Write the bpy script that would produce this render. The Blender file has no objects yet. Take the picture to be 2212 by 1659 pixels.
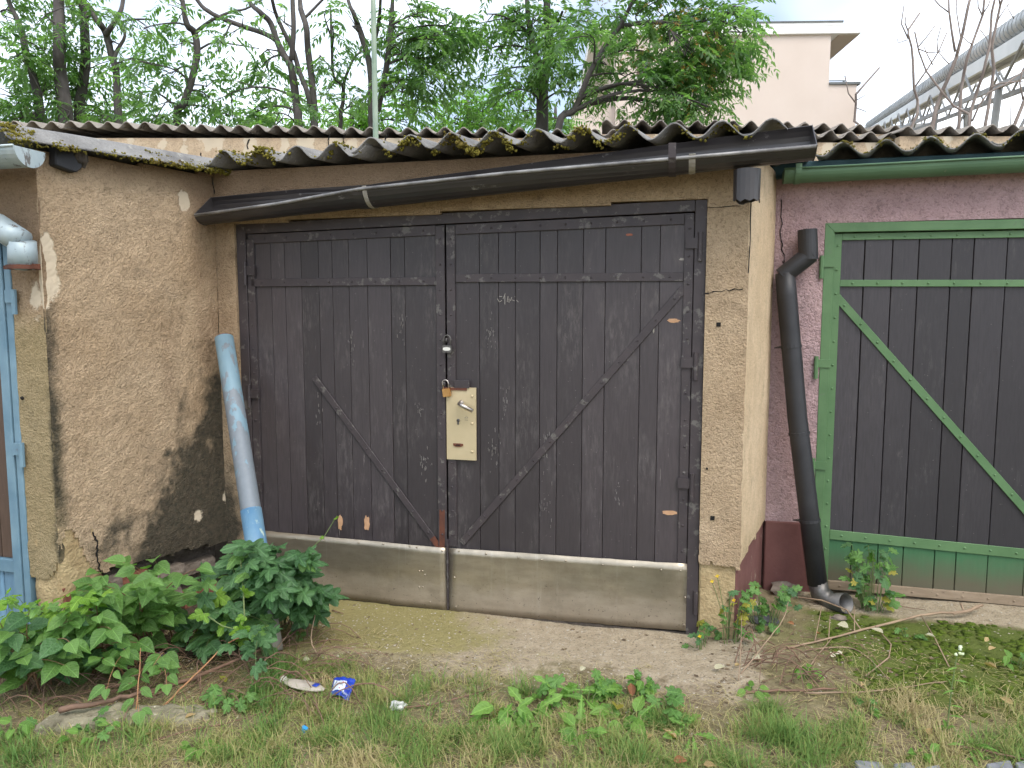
import bpy, bmesh, math, random
import numpy as np
from mathutils import Vector, Matrix, noise as mnoise
R = math.radians
random.seed(7); rng = np.random.default_rng(7)
sc = bpy.context.scene
col = sc.collection

# ------------------------------------------------------------------ camera
F = 1600.0; PITCH = R(5.5); H = 1.6          # focal length in survey pixels (2212 wide)
cd = bpy.data.cameras.new('camera'); cam = bpy.data.objects.new('camera', cd); col.objects.link(cam)
cd.sensor_width = 36; cd.sensor_fit = 'HORIZONTAL'; cd.lens = 36 * F / 2212
cd.clip_start = 0.05; cd.clip_end = 3000
cam.location = (0, 0, H); cam.rotation_euler = (math.pi / 2 - PITCH, 0, 0)
sc.camera = cam
sc.render.resolution_x = 1024; sc.render.resolution_y = 768

# ------------------------------------------------------------------ light
SUN_EL, SUN_AZ = R(54), R(150)               # azimuth clockwise from +Y: behind the camera, to the right
w = bpy.data.worlds.new('World'); sc.world = w; w.use_nodes = True
nt = w.node_tree; nt.nodes.clear()
out = nt.nodes.new('ShaderNodeOutputWorld'); bg = nt.nodes.new('ShaderNodeBackground')
sky = nt.nodes.new('ShaderNodeTexSky'); sky.sky_type = 'NISHITA'; sky.sun_disc = False
sky.sun_elevation = SUN_EL; sky.sun_rotation = SUN_AZ; sky.air_density = 1.0; sky.dust_density = 2.0; sky.ozone_density = 1.0
tc = nt.nodes.new('ShaderNodeTexCoord')
nz = nt.nodes.new('ShaderNodeTexNoise'); nz.inputs['Scale'].default_value = 1.7; nz.inputs['Detail'].default_value = 4
mp = nt.nodes.new('ShaderNodeMapping'); mp.inputs['Location'].default_value = (3, 1, 0)
nt.links.new(tc.outputs['Generated'], mp.inputs['Vector']); nt.links.new(mp.outputs[0], nz.inputs['Vector'])
rp = nt.nodes.new('ShaderNodeValToRGB')
rp.color_ramp.elements[0].position = 0.40; rp.color_ramp.elements[0].color = (.16, .16, .16, 1)
rp.color_ramp.elements[1].position = 0.61; rp.color_ramp.elements[1].color = (.97, .97, .97, 1)
nt.links.new(nz.outputs['Fac'], rp.inputs['Fac'])
mx = nt.nodes.new('ShaderNodeMix'); mx.data_type = 'RGBA'
nt.links.new(rp.outputs['Color'], mx.inputs['Factor'])
nt.links.new(sky.outputs['Color'], mx.inputs['A']); mx.inputs['B'].default_value = (11.2, 12.0, 13.0, 1)
nt.links.new(mx.outputs['Result'], bg.inputs['Color']); bg.inputs['Strength'].default_value = 0.085
nt.links.new(bg.outputs['Background'], out.inputs['Surface'])
sl = bpy.data.lights.new('sun', 'SUN'); sl.energy = 0.8; sl.angle = R(30); sl.color = (1.0, .95, .87)
so = bpy.data.objects.new('sun', sl); col.objects.link(so)
sd = Vector((math.sin(SUN_AZ) * math.cos(SUN_EL), math.cos(SUN_AZ) * math.cos(SUN_EL), math.sin(SUN_EL)))
so.rotation_euler = sd.to_track_quat('Z', 'Y').to_euler(); so.location = sd * 40
sc.view_settings.view_transform = 'Standard'; sc.view_settings.look = 'None'
sc.view_settings.exposure = 1.36; sc.view_settings.gamma = 1.0; sc.view_settings.use_curve_mapping = False

sc.cycles.max_bounces = 4; sc.cycles.diffuse_bounces = 2; sc.cycles.glossy_bounces = 2; sc.cycles.transmission_bounces = 3
sc.cycles.use_adaptive_sampling = True; sc.cycles.adaptive_threshold = .04

# ------------------------------------------------------------------ survey: photo pixel -> place
def ray(px, py):
    u = (px - 1106) / F; v = (829.5 - py) / F
    return Vector((u, math.cos(PITCH) + v * math.sin(PITCH), -math.sin(PITCH) + v * math.cos(PITCH)))
EYE = Vector((0, 0, H))
def onz(px, py, z=0.0):
    r = ray(px, py); return EYE + r * ((z - H) / r.z)
def ondep(px, py, y):
    r = ray(px, py); return EYE + r * (y / r.y)

class Frame:
    """a vertical plane: s runs along it, z up, d out of it"""
    def __init__(f, o, u, n):
        f.o = Vector((o[0], o[1])); f.u = Vector(u).normalized(); f.n = Vector(n).normalized()
    def pt(f, s, z, d=0.0):
        p = f.o + f.u * s + f.n * d; return Vector((p.x, p.y, z))
    def px(f, x, y, d=0.0):
        r = ray(x, y); q = f.o + f.n * d
        t = (f.n.x * q.x + f.n.y * q.y) / (f.n.x * r.x + f.n.y * r.y)
        p = EYE + r * t
        return ((p.x - f.o.x) * f.u.x + (p.y - f.o.y) * f.u.y, p.z)
    def at(f, x, y, d=0.0):
        s, z = f.px(x, y, d); return f.pt(s, z, d)
A = R(13.65)
U = (math.cos(A), -math.sin(A)); NF = (-math.sin(A), -math.cos(A))
PD = (math.sin(R(27)), math.cos(R(27)))            # party walls
PN = (PD[1], -PD[0])
I0 = (-1.633, 4.138); R0 = (1.10, 3.474); K0 = (1.463, 4.187); N0 = (-2.066, 3.289)
FM = Frame(I0, U, NF)          # main garage front
FP = Frame(K0, U, NF)          # pink garage front
FL = Frame(N0, U, NF)          # left garage front (s negative to the left)
FRL = Frame(N0, PD, PN)        # return wall at left
FRR = Frame(R0, PD, PN)        # return wall at right
S_R = (Vector(R0) - Vector(I0)).dot(Vector(U)); L_RL = (Vector(I0) - Vector(N0)).length; L_RR = (Vector(K0) - Vector(R0)).length

# ------------------------------------------------------------------ mesh helpers
ORIG = {}
def thing(name, label, cat, loc=(0, 0, 0), group=None):
    o = bpy.data.objects.new(name, None); col.objects.link(o); o.empty_display_size = .1
    o.location = loc; ORIG[o.name] = Vector(loc)
    o['label'] = label; o['category'] = cat
    if group: o['group'] = group
    return o
def tag(o, label, cat, group=None):
    o['label'] = label; o['category'] = cat
    if group: o['group'] = group
    return o
def link(name, me, parent=None, mat=None):
    o = bpy.data.objects.new(name, me); col.objects.link(o)
    if mat is not None and not me.materials: me.materials.append(mat)
    if parent is not None:
        o.parent = parent; ORIG[o.name] = ORIG[parent.name]
    else: ORIG[o.name] = Vector((0, 0, 0))
    return o
class MB:
    def __init__(b): b.v = []; b.f = []; b.a = {}
    def add(b, vs, fs):
        k = len(b.v); b.v += [tuple(x) for x in vs]; b.f += [tuple(i + k for i in f) for f in fs]; return b
    def hexa(b, c):    # 8 corners: bottom ring 4, top ring 4
        return b.add(c, [(3, 2, 1, 0), (4, 5, 6, 7), (0, 1, 5, 4), (1, 2, 6, 5), (2, 3, 7, 6), (3, 0, 4, 7)])
    def fbox(b, fr, s0, s1, z0, z1, d0, d1, zs=0.0):
        """box in a frame; z0,z1 may be (left,right) pairs"""
        za = z0 if isinstance(z0, tuple) else (z0, z0); zb = z1 if isinstance(z1, tuple) else (z1, z1)
        return b.hexa([fr.pt(s0, za[0], d1), fr.pt(s1, za[1], d1), fr.pt(s1, za[1], d0), fr.pt(s0, za[0], d0),
                       fr.pt(s0, zb[0], d1), fr.pt(s1, zb[1], d1), fr.pt(s1, zb[1], d0), fr.pt(s0, zb[0], d0)])
    def fquad(b, fr, pts, d0, d1):
        """prism over a polygon of (s,z) points in a frame (counter-clockwise seen from outside)"""
        n = len(pts); vs = [fr.pt(s, z, d1) for s, z in pts] + [fr.pt(s, z, d0) for s, z in pts]
        fs = [tuple(range(n)), tuple(range(2 * n - 1, n - 1, -1))] + [(i + n, (i + 1) % n + n, (i + 1) % n, i) for i in range(n)]
        return b.add(vs, fs)
    def bar(b, fr, a, c, wd, d0, d1):
        """flat bar from (s,z) a to c of width wd"""
        ax, az = a; cx, cz = c; L = math.hypot(cx - ax, cz - az); nx, nz_ = -(cz - az) / L * wd / 2, (cx - ax) / L * wd / 2
        p = [(ax - nx, az - nz_), (cx - nx, cz - nz_), (cx + nx, cz + nz_), (ax + nx, az + nz_)]
        return b.fquad(fr, p, d0, d1)
    def tube(b, pts, rad, n=8, cap=True, jit=0.0, squash=None):
        pts = [Vector(p) for p in pts]; m = len(pts)
        if not hasattr(rad, '__len__'): rad = [rad] * m
        k = len(b.v); t0 = (pts[1] - pts[0]).normalized()
        ref = Vector((0, 0, 1)) if abs(t0.z) < .9 else Vector((1, 0, 0))
        e1 = t0.cross(ref).normalized()
        for i, p in enumerate(pts):
            t = ((pts[min(i + 1, m - 1)] - pts[max(i - 1, 0)])).normalized()
            e1 = (e1 - t * e1.dot(t)).normalized(); e2 = t.cross(e1)
            for j in range(n):
                a = 2 * math.pi * j / n; r = rad[i] * (1 + (random.uniform(-jit, jit) if jit else 0))
                b.v.append(tuple(p + (e1 * math.cos(a) + e2 * math.sin(a)) * r))
        for i in range(m - 1):
            for j in range(n):
                q = k + i * n; b.f.append((q + j, q + (j + 1) % n, q + n + (j + 1) % n, q + n + j))
        if cap:
            b.f.append(tuple(k + j for j in range(n - 1, -1, -1))); b.f.append(tuple(k + (m - 1) * n + j for j in range(n)))
        return b
    def sweep(b, path, prof, close=False, cap=True):
        """prof(i)-> list of Vectors (world) already placed along the path; stitch rings"""
        rings = [prof(i) for i in range(len(path))]; n = len(rings[0]); k = len(b.v)
        for r in rings: b.v += [tuple(x) for x in r]
        for i in range(len(rings) - 1):
            for j in range(n if close else n - 1):
                q = k + i * n; b.f.append((q + j, q + (j + 1) % n, q + n + (j + 1) % n, q + n + j))
        if cap and close:
            b.f.append(tuple(k + j for j in range(n - 1, -1, -1))); b.f.append(tuple(k + (len(rings) - 1) * n + j for j in range(n)))
        return b
    def lump(b, c, r, sq=(1, 1, 1), amp=.25, sub=1):
        bm = bmesh.new(); bmesh.ops.create_icosphere(bm, subdivisions=sub, radius=1)
        k = len(b.v); o = Vector((random.random() * 50, random.random() * 50, 0))
        for v in bm.verts:
            q = v.co * (1 + amp * mnoise.noise(v.co * 1.7 + o)); b.v.append((c[0] + q.x * r * sq[0], c[1] + q.y * r * sq[1], c[2] + q.z * r * sq[2]))
        b.f += [tuple(v.index + k for v in f.verts) for f in bm.faces]; bm.free(); return b
    def build(b, name, mat, parent=None, bevel=0.0, smooth=False, attrs=None, mats=None, seg=1):
        me = bpy.data.meshes.new(name)
        v = np.array(b.v, dtype=float)
        if parent is not None: v = v - np.array(ORIG[parent.name])
        me.from_pydata(v.tolist(), [], b.f); me.update()
        if bevel:
            bm = bmesh.new(); bm.from_mesh(me)
            ed = [e for e in bm.edges if len(e.link_faces) == 2 and e.calc_face_angle(0) > .5]
            bmesh.ops.bevel(bm, geom=ed, offset=bevel, segments=seg, affect='EDGES', clamp_overlap=True)
            bm.to_mesh(me); bm.free(); me.update()
        if smooth:
            me.polygons.foreach_set('use_smooth', [True] * len(me.polygons))
        for kx, vx in (attrs or {}).items():
            at_ = me.attributes.new(kx, 'FLOAT', 'POINT'); at_.data.foreach_set('value', np.asarray(vx, dtype=np.float32))
        return link(name, me, parent, mat)
def fbm(x, y, z=0.0, o=3):
    return mnoise.fractal(Vector((x, y, z)), .6, 2.1, o)

def wall_grid(name, fr, ss, zs, keep, mat, parent, attrs=None, d=0.0, thick=.05, jit=.003, edge=None):
    """a plastered sheet on a fine grid; keep(s,z) says which cells stand; broken edges get a rim"""
    ss = list(ss); zs = list(zs); ns, nz_ = len(ss), len(zs)
    K = np.zeros((ns - 1, nz_ - 1), bool)
    for i in range(ns - 1):
        for j in range(nz_ - 1): K[i, j] = keep((ss[i] + ss[i + 1]) / 2, (zs[j] + zs[j + 1]) / 2)
    b = MB(); idx = {}; av = {k: [] for k in (attrs or {})}
    def vert(i, j, back):
        key = (i, j, back)
        if key in idx: return idx[key]
        s, z = ss[i], zs[j]
        dd = d + jit * fbm(s * 3.1, z * 3.1, 1.7) + jit * .5 * fbm(s * 25, z * 25, 3.3, 2)
        ds = dz = 0
        if edge and edge(s, z): ds = .006 * fbm(s * 40, z * 40, 9); dz = .006 * fbm(s * 40, z * 40, 19)
        b.v.append(tuple(fr.pt(s + ds, z + dz, dd - (thick if back else 0)))); idx[key] = len(b.v) - 1
        for k, fn in (attrs or {}).items(): av[k].append(fn(s, z))
        return idx[key]
    for i in range(ns - 1):
        for j in range(nz_ - 1):
            if not K[i, j]: continue
            b.f.append((vert(i, j, 0), vert(i + 1, j, 0), vert(i + 1, j + 1, 0), vert(i, j + 1, 0)))
            for (a, c, e1, e2) in ((i - 1, j, (i, j + 1), (i, j)), (i + 1, j, (i + 1, j), (i + 1, j + 1)), (i, j - 1, (i, j), (i + 1, j)), (i, j + 1, (i + 1, j + 1), (i, j + 1))):
                if 0 <= a < ns - 1 and 0 <= c < nz_ - 1 and K[a, c]: continue
                b.f.append((vert(*e2, 0), vert(*e1, 0), vert(*e1, 1), vert(*e2, 1)))
    return b.build(name, mat, parent, smooth=False, attrs=av)
def lines(*br, cell=.02):
    r = [br[0]]
    for a, c in zip(br[:-1], br[1:]):
        n = max(1, int(round((c - a) / cell))); r += [a + (c - a) * (i + 1) / n for i in range(n)]
    return r
def sstep(a, c, x):
    t = min(1, max(0, (x - a) / (c - a))); return t * t * (3 - 2 * t)

# ------------------------------------------------------------------ materials
class NT:
    def __init__(s, name):
        s.m = bpy.data.materials.new(name); s.m.use_nodes = True; s.t = s.m.node_tree
        s.b = s.t.nodes['Principled BSDF']; s.o = s.t.nodes['Material Output']
        s.geo = None
    def put(s, node, key, val):
        i = node.inputs[key]
        if isinstance(val, bpy.types.NodeSocket): s.t.links.new(val, i)
        elif isinstance(val, (tuple, list)) and len(val) == 3 and i.type == 'RGBA': i.default_value = (*val, 1)
        else: i.default_value = val
    def n(s, typ, out=0, pre=None, **kw):
        nd = s.t.nodes.new('ShaderNode' + typ)
        for k, v in (pre or {}).items(): setattr(nd, k, v)
        for k, v in kw.items(): s.put(nd, int(k[1:]) if k[0] == '_' and k[1:].isdigit() else k.replace('_', ' '), v)
        return nd.outputs[out]
    def pos(s):
        if s.geo is None: s.geo = s.n('NewGeometry', 'Position')
        return s.geo
    def obj(s): return s.n('TexCoord', 'Object')
    def rnd(s): return s.n('ObjectInfo', 'Random')
    def map(s, vec, sc_=(1, 1, 1), loc=(0, 0, 0), rot=(0, 0, 0)):
        return s.n('Mapping', Vector=vec, Scale=sc_, Location=loc, Rotation=rot)
    def noise(s, vec, scale, detail=3, rough=.5, dist=0.0, out='Fac'):
        return s.n('TexNoise', out, Vector=vec, Scale=scale, Detail=detail, Roughness=rough, Distortion=dist)
    def vor(s, vec, scale, out='Distance', feat='F1', rnd_=1.0):
        return s.n('TexVoronoi', out, dict(feature=feat), Vector=vec, Scale=scale, Randomness=rnd_)
    def ramp(s, fac, pts, interp='LINEAR'):
        nd = s.t.nodes.new('ShaderNodeValToRGB'); cr = nd.color_ramp; cr.interpolation = interp
        while len(cr.elements) < len(pts): cr.elements.new(.5)
        for e, (p, c) in zip(cr.elements, pts):
            e.position = p; e.color = (c, c, c, 1) if not isinstance(c, tuple) else (*c, 1)
        s.t.links.new(fac, nd.inputs['Fac']); return nd.outputs['Color']
    def mix(s, fac, a, b, blend='MIX'):
        nd = s.t.nodes.new('ShaderNodeMix'); nd.data_type = 'RGBA'; nd.blend_type = blend
        s.put(nd, 'Factor', fac)
        for key, v in (('A', a), ('B', b)):
            i = [q for q in nd.inputs if q.name == key and q.type == 'RGBA'][0]
            if isinstance(v, bpy.types.NodeSocket): s.t.links.new(v, i)
            else: i.default_value = (*v, 1) if len(v) == 3 else v
        return [q for q in nd.outputs if q.type == 'RGBA'][0]
    def mth(s, op, a, b=0.0, c=0.0, clamp=False):
        nd = s.t.nodes.new('ShaderNodeMath'); nd.operation = op; nd.use_clamp = clamp
        s.put(nd, 0, a); s.put(nd, 1, b); s.put(nd, 2, c); return nd.outputs[0]
    def attr(s, name): return s.n('Attribute', 'Fac', dict(attribute_name=name))
    def bump(s, h, strength=.5, dist=.01, nrm=None):
        nd = s.t.nodes.new('ShaderNodeBump'); s.put(nd, 'Height', h); s.put(nd, 'Strength', strength); s.put(nd, 'Distance', dist)
        if nrm is not None: s.put(nd, 'Normal', nrm)
        return nd.outputs[0]
    def fin(s, color, rough=.8, metal=0.0, normal=None, spec=.5, **kw):
        s.put(s.b, 'Base Color', color); s.put(s.b, 'Roughness', rough); s.put(s.b, 'Metallic', metal); s.put(s.b, 'Specular IOR Level', spec)
        if normal is not None: s.put(s.b, 'Normal', normal)
        for k, v in kw.items(): s.put(s.b, k.replace('_', ' '), v)
        return s.m

def stucco(name, base, var, rough_scale=1.0, bstr=.9):
    k = NT(name); p = k.pos()
    big = k.noise(p, 2.2, 4, .6); mid = k.noise(p, 11, 3, .6)
    pit = k.noise(p, 78 * rough_scale, 4, .6, 1.0); gr = k.vor(p, 95 * rough_scale)
    c = k.mix(k.ramp(big, [(.35, 0), (.66, 1)]), base, var)
    c = k.mix(k.ramp(mid, [(.4, 0.0), (.7, .35)]), c, tuple(x * .62 for x in base))
    c = k.mix(k.ramp(pit, [(.36, .55), (.5, 0)]), c, tuple(x * .45 for x in base))
    c = k.mix(k.ramp(k.noise(p, 130, 2), [(.62, 0), (.72, .5)]), c, tuple(min(1, x * 1.5) for x in base))
    nse = k.noise(p, 9, 6, .68)
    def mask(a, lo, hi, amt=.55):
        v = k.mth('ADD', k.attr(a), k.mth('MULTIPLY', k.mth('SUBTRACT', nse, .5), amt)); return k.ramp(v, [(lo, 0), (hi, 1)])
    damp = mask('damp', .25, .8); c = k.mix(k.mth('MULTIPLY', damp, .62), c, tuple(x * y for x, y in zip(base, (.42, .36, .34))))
    alg = mask('alg', .3, .8); c = k.mix(k.mth('MULTIPLY', alg, .55), c, (.20, .17, .075))
    mold = k.mth('MULTIPLY', mask('mold', .10, .62, 1.3), k.ramp(k.noise(p, 38, 3, .7), [(.25, 1), (.75, .82)])); c = k.mix(k.mth('MULTIPLY', mold, .96), c, k.mix(mid, (.012, .013, .012), (.045, .045, .032)))
    pale = mask('pale', .50, .60, 1.3); c = k.mix(pale, c, (.55, .46, .34))
    h = k.mth('ADD', k.mth('MULTIPLY', k.ramp(pit, [(.28, 0), (.62, 1)]), .75), k.mth('MULTIPLY', gr, .6))
    h = k.mth('MULTIPLY', h, k.mth('SUBTRACT', 1.05, pale)); h = k.mth('SUBTRACT', h, k.mth('MULTIPLY', pale, .3))
    return k.fin(c, .93, 0, k.bump(h, bstr * .75, .009), .25)

def plain(name, c1, c2, scale=8, rough=.7, metal=0.0, bs=.3, bd=.004, bscale=60, spec=.4, stretch=(1, 1, 1), spot=None, spot_amt=.62, use_obj=False):
    k = NT(name); p = k.map(k.obj() if use_obj else k.pos(), stretch)
    n1 = k.noise(p, scale, 5, .6); c = k.mix(k.ramp(n1, [(.32, 0), (.68, 1)]), c1, c2)
    if spot: c = k.mix(k.ramp(k.noise(p, scale * 2.3, 6, .7), [(spot_amt, 0), (spot_amt + .05, 1)]), c, spot)
    return k.fin(c, rough, metal, k.bump(k.noise(p, bscale, 3), bs, bd), spec)

def plank_mat(name, c1, c2, worn, amount=.60, rough=.5):
    k = NT(name); p = k.pos(); o = k.rnd()
    sh = k.n('CombineXYZ', X=k.mth('MULTIPLY', o, 37.0), Y=k.mth('MULTIPLY', o, 11.0), Z=k.mth('MULTIPLY', o, 5.0))
    q = k.n('VectorMath', 0, dict(operation='ADD'), _0=p, _1=sh)
    st = k.map(q, (1, 1, .09)); st2 = k.map(q, (1, 1, .22))
    c = k.mix(k.noise(q, 3, 4), c1, c2)
    tone = k.ramp(o, [(0, .72), (.5, 1.0), (1, 1.32)]); c = k.mix(1.0, c, tone, 'MULTIPLY')
    grain = k.noise(st, 120, 4, .6)
    c = k.mix(k.ramp(grain, [(.35, .35), (.6, 0)]), c, tuple(x * .5 for x in c1))
    area = k.ramp(k.noise(k.map(q, (1, 1, .45)), 4.5, 4, .6), [(.47, 0), (.68, 1)])
    rubs = k.mth('MULTIPLY', k.ramp(k.noise(st2, 55, 6, .75), [(amount - .12, 0), (amount + .1, 1)]), area)
    c = k.mix(k.mth('MULTIPLY', rubs, .55), c, worn)
    scr = k.ramp(k.noise(k.map(q, (1, 1, .05)), 75, 5, .7), [(amount + .09, 0), (amount + .13, 1)])
    c = k.mix(k.mth('MULTIPLY', scr, .65), c, tuple(min(1, x * 1.7) for x in worn))
    spk = k.ramp(k.vor(q, 26), [(.045, 1), (.07, 0)]); c = k.mix(k.mth('MULTIPLY', spk, .3), c, (.32, .3, .27))
    return k.fin(c, k.mix(rubs, (rough,) * 3, (.8,) * 3), 0, k.bump(grain, .25, .002), .5)

M = {}
M['beige'] = stucco('roughcast_beige', (.405, .292, .183), (.48, .362, .24))
M['pale'] = stucco('roughcast_pale', (.60, .455, .295), (.68, .53, .36), 1.5, .6)
M['pink'] = stucco('roughcast_pink', (.42, .285, .29), (.48, .34, .34), .75)
M['rearw'] = stucco('render_rear', (.48, .36, .24), (.55, .43, .30), .8, .4)
M['plinth'] = plain('plinth_red', (.115, .045, .042), (.17, .075, .065), 5, .85, spot=(.25, .18, .14))
M['plaster'] = plain('old_plaster', (.30, .215, .11), (.47, .36, .20), 13, .92, bs=.8, bd=.012, bscale=70)
M['brickred'] = plain('broken_brick', (.17, .06, .04), (.27, .11, .07), 14, .92, bs=.9, bd=.01, bscale=50, use_obj=False)
M['stone'] = plain('rubble_stone', (.13, .105, .085), (.25, .205, .165), 10, .92, bs=.9, bd=.012, bscale=45)
M['mortar'] = plain('dark_mortar', (.045, .037, .03), (.10, .082, .066), 12, .95, bs=.9, bd=.012)
M['plank'] = plank_mat('door_boards_black', (.043, .035, .038), (.055, .044, .046), (.18, .16, .15), .585, .46)
M['plank2'] = plank_mat('door_boards_charcoal', (.036, .032, .037), (.046, .040, .045), (.15, .14, .13), .64, .46)
M['plank3'] = plank_mat('door_boards_brown', (.07, .042, .03), (.09, .055, .038), (.2, .13, .09), .7)
M['plank4'] = plank_mat('door_boards_blue', (.12, .24, .36), (.2, .34, .46), (.02, .02, .025), .52)
M['iron'] = plain('iron_painted_black', (.042, .034, .037), (.06, .047, .049), 9, .52, .15, .35, .002, 90, .5, spot=(.12, .11, .10), spot_amt=.57)
M['ironrust'] = plain('iron_rusty', (.07, .03, .022), (.16, .055, .03), 14, .8, .1, .4, .002, 90)
M['green'] = plain('iron_painted_green', (.08, .162, .068), (.11, .205, .09), 6, .5, 0, .25, .002, 70, .45, spot=(.10, .16, .085), spot_amt=.64)
M['blueframe'] = plain('iron_painted_blue', (.10, .185, .25), (.165, .265, .33), 6, .55, 0, .25, .002, 70, .45, spot=(.12, .16, .2), spot_amt=.66)
M['lock'] = plain('cream_enamel_plate', (.50, .41, .25), (.57, .47, .30), 5, .35, .25, .1, .001, 60, .5)
M['chrome'] = plain('worn_aluminium', (.42, .38, .35), (.55, .5, .46), 30, .35, .9, .1, .001)
M['brass'] = plain('brass', (.48, .26, .09), (.58, .33, .13), 30, .35, .8, .1, .001)
M['steel'] = plain('padlock_steel', (.10, .095, .09), (.17, .16, .15), 30, .45, .6, .2, .001)
M['white'] = plain('white_plate', (.62, .6, .55), (.72, .7, .65), 30, .5)
M['gutblack'] = plain('gutter_black', (.030, .027, .029), (.05, .044, .044), 6, .33, .1, .25, .002, 60, .55, stretch=(.5, .5, 1), spot=(.22, .21, .20), spot_amt=.635)
M['pipeblack'] = plain('pipe_black', (.016, .016, .019), (.030, .030, .034), 5, .5, .05, .3, .002, 60, .5, spot=(.2, .2, .2), spot_amt=.70)
M['gutgrey'] = plain('gutter_galvanised', (.26, .33, .36), (.42, .48, .49), 7, .5, .3, .25, .002, 60, .5, stretch=(1, 1, .35), spot=(.13, .12, .11), spot_amt=.555)
M['gutgreen'] = plain('gutter_green', (.075, .145, .08), (.10, .18, .10), 3, .5, 0, .2, .002, 60, .45, spot=(.2, .22, .15), spot_amt=.66)
M['teal'] = plain('fascia_dark_teal', (.012, .045, .055), (.02, .06, .07), 4, .6)
M['asb'] = plain('fibre_cement', (.15, .145, .14), (.27, .262, .25), 6, .93, 0, .9, .008, 90, .2, spot=(.30, .29, .26), spot_amt=.60)
M['asb2'] = plain('fibre_cement_far', (.22, .195, .17), (.33, .295, .255), 5, .93, 0, .6, .008, 60, .2, spot=(.10, .08, .06), spot_amt=.60)
M['tar'] = plain('tar_felt', (.018, .018, .021), (.03, .03, .034), 9, .6)
M['wood'] = plain('weathered_board', (.22, .165, .11), (.30, .23, .16), 9, .85, stretch=(1, 1, 4), spot=(.14, .10, .07))
M['hole'] = plain('hole_dark', (.008, .007, .006), (.012, .01, .01), 5, .95)
M['chip'] = plain('bare_timber', (.42, .24, .13), (.52, .31, .18), 40, .85)
M['rustchip'] = plain('red_primer', (.25, .08, .05), (.34, .13, .08), 40, .8)
M['scr'] = plain('scratched_timber', (.27, .25, .22), (.36, .33, .29), 60, .9)

M['lip'] = plain('gutter_lip_worn_highlight', (.09, .085, .085), (.30, .29, .28), 9, .4, .2)  # scuffed lip; its edge highlight is painted in as a paler colour
M['scr2'] = plain('scuffed_timber', (.15, .14, .135), (.26, .24, .22), 60, .9)

def metal_sheet():
    k = NT('kick_sheet_tin'); p = k.pos()
    br = k.noise(k.map(p, (.25, .25, 1)), 34, 4, .6); n1 = k.noise(p, 3.2, 4, .6)
    c = k.mix(k.ramp(n1, [(.3, 0), (.7, 1)]), (.33, .29, .225), (.50, .43, .335)); c = k.mix(k.ramp(br, [(.35, .3), (.6, 0)]), c, (.24, .2, .15))
    z = k.n('SeparateXYZ', 'Z', Vector=p); low = k.ramp(k.mth('ADD', z, k.mth('MULTIPLY', k.noise(p, 7, 5, .7), .16)), [(.10, 1), (.27, 0)])
    c = k.mix(k.ramp(k.noise(k.map(p, (1, 1, .06)), 24, 5, .7), [(.58, 0), (.68, .45)]), c, (.50, .45, .37))
    c = k.mix(k.ramp(k.noise(p, 5, 5, .7), [(.52, 0), (.66, .3)]), c, (.16, .14, .105))
    c = k.mix(k.mth('MULTIPLY', low, .62), c, (.15, .105, .06))
    sp = k.ramp(k.noise(p, 75, 4, .75), [(.63, 0), (.67, 1)]); sp = k.mth('MULTIPLY', sp, k.ramp(z, [(.08, 1), (.3, .12)])); c = k.mix(sp, c, (.055, .032, .02))
    return k.fin(c, k.mix(low, (.36,) * 3, (.8,) * 3), k.mth('SUBTRACT', .8, k.mth('MULTIPLY', low, .6)), k.bump(k.noise(p, 6, 3), .35, .012), .4)
M['tin'] = metal_sheet()

def greendirt():
    k = NT('green_boards_dirty'); p = k.pos(); z = k.n('SeparateXYZ', 'Z', Vector=p)
    st = k.map(p, (1, 1, .12))
    c = k.mix(k.noise(st, 50, 4), (.042, .125, .055), (.06, .165, .075))
    low = k.ramp(k.mth('ADD', z, k.mth('MULTIPLY', k.mth('SUBTRACT', k.noise(p, 6, 5, .7), .5), .16)), [(.10, 1), (.27, 0)])
    c = k.mix(k.mth('MULTIPLY', low, .8), c, (.12, .085, .06))
    return k.fin(c, .6, 0, k.bump(k.noise(st, 90, 3), .25, .002), .4)
M['greendirt'] = greendirt()

def bluepipe():
    k = NT('pipe_peeling_blue'); p = k.pos(); n1 = k.noise(k.map(p, (1, 1, .35)), 9, 5, .62)
    z = k.n('SeparateXYZ', 'Z', Vector=p)
    c = k.mix(k.noise(p, 14, 4), (.14, .235, .30), (.21, .31, .36))
    peel = k.mth('ADD', n1, k.ramp(z, [(.55, -.0), (.75, .10), ]))
    pz = k.ramp(k.n('MapRange', 0, Value=z, _1=.5, _2=1.5), [(0, 0), (.16, .17), (.55, .19), (.8, .03), (1, 0)])
    pm = k.ramp(k.mth('ADD', n1, pz), [(.60, 0), (.625, 1)])
    c = k.mix(pm, c, k.mix(k.noise(p, 40, 4), (.15, .175, .20), (.205, .23, .255)))
    low = k.ramp(z, [(.12, 1), (.3, 0)]); c = k.mix(low, c, (.28, .26, .22))
    return k.fin(c, .55, .05, k.bump(pm, .4, .003), .4)
M['bluepipe'] = bluepipe()
M['bluesleeve'] = plain('sleeve_blue', (.085, .195, .32), (.19, .31, .38), 5, .45, stretch=(1.6, 1.6, .3), spot=(.42, .50, .42), spot_amt=.58)

def moss_mat(name, a, b_, c_):
    k = NT(name); p = k.pos(); c = k.mix(k.ramp(k.noise(p, 22, 4, .6), [(.3, 0), (.7, 1)]), a, b_)
    c = k.mix(k.ramp(k.noise(p, 7, 3), [(.56, 0), (.72, .8)]), c, c_)
    return k.fin(c, .95, 0, k.bump(k.noise(p, 230, 3, .7), .9, .008), .2)
M['roofmoss'] = moss_mat('moss_yellow', (.115, .10, .022), (.25, .215, .032), (.13, .075, .03))
M['moss'] = moss_mat('moss_ground', (.05, .08, .010), (.13, .185, .022), (.085, .085, .022))

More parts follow.
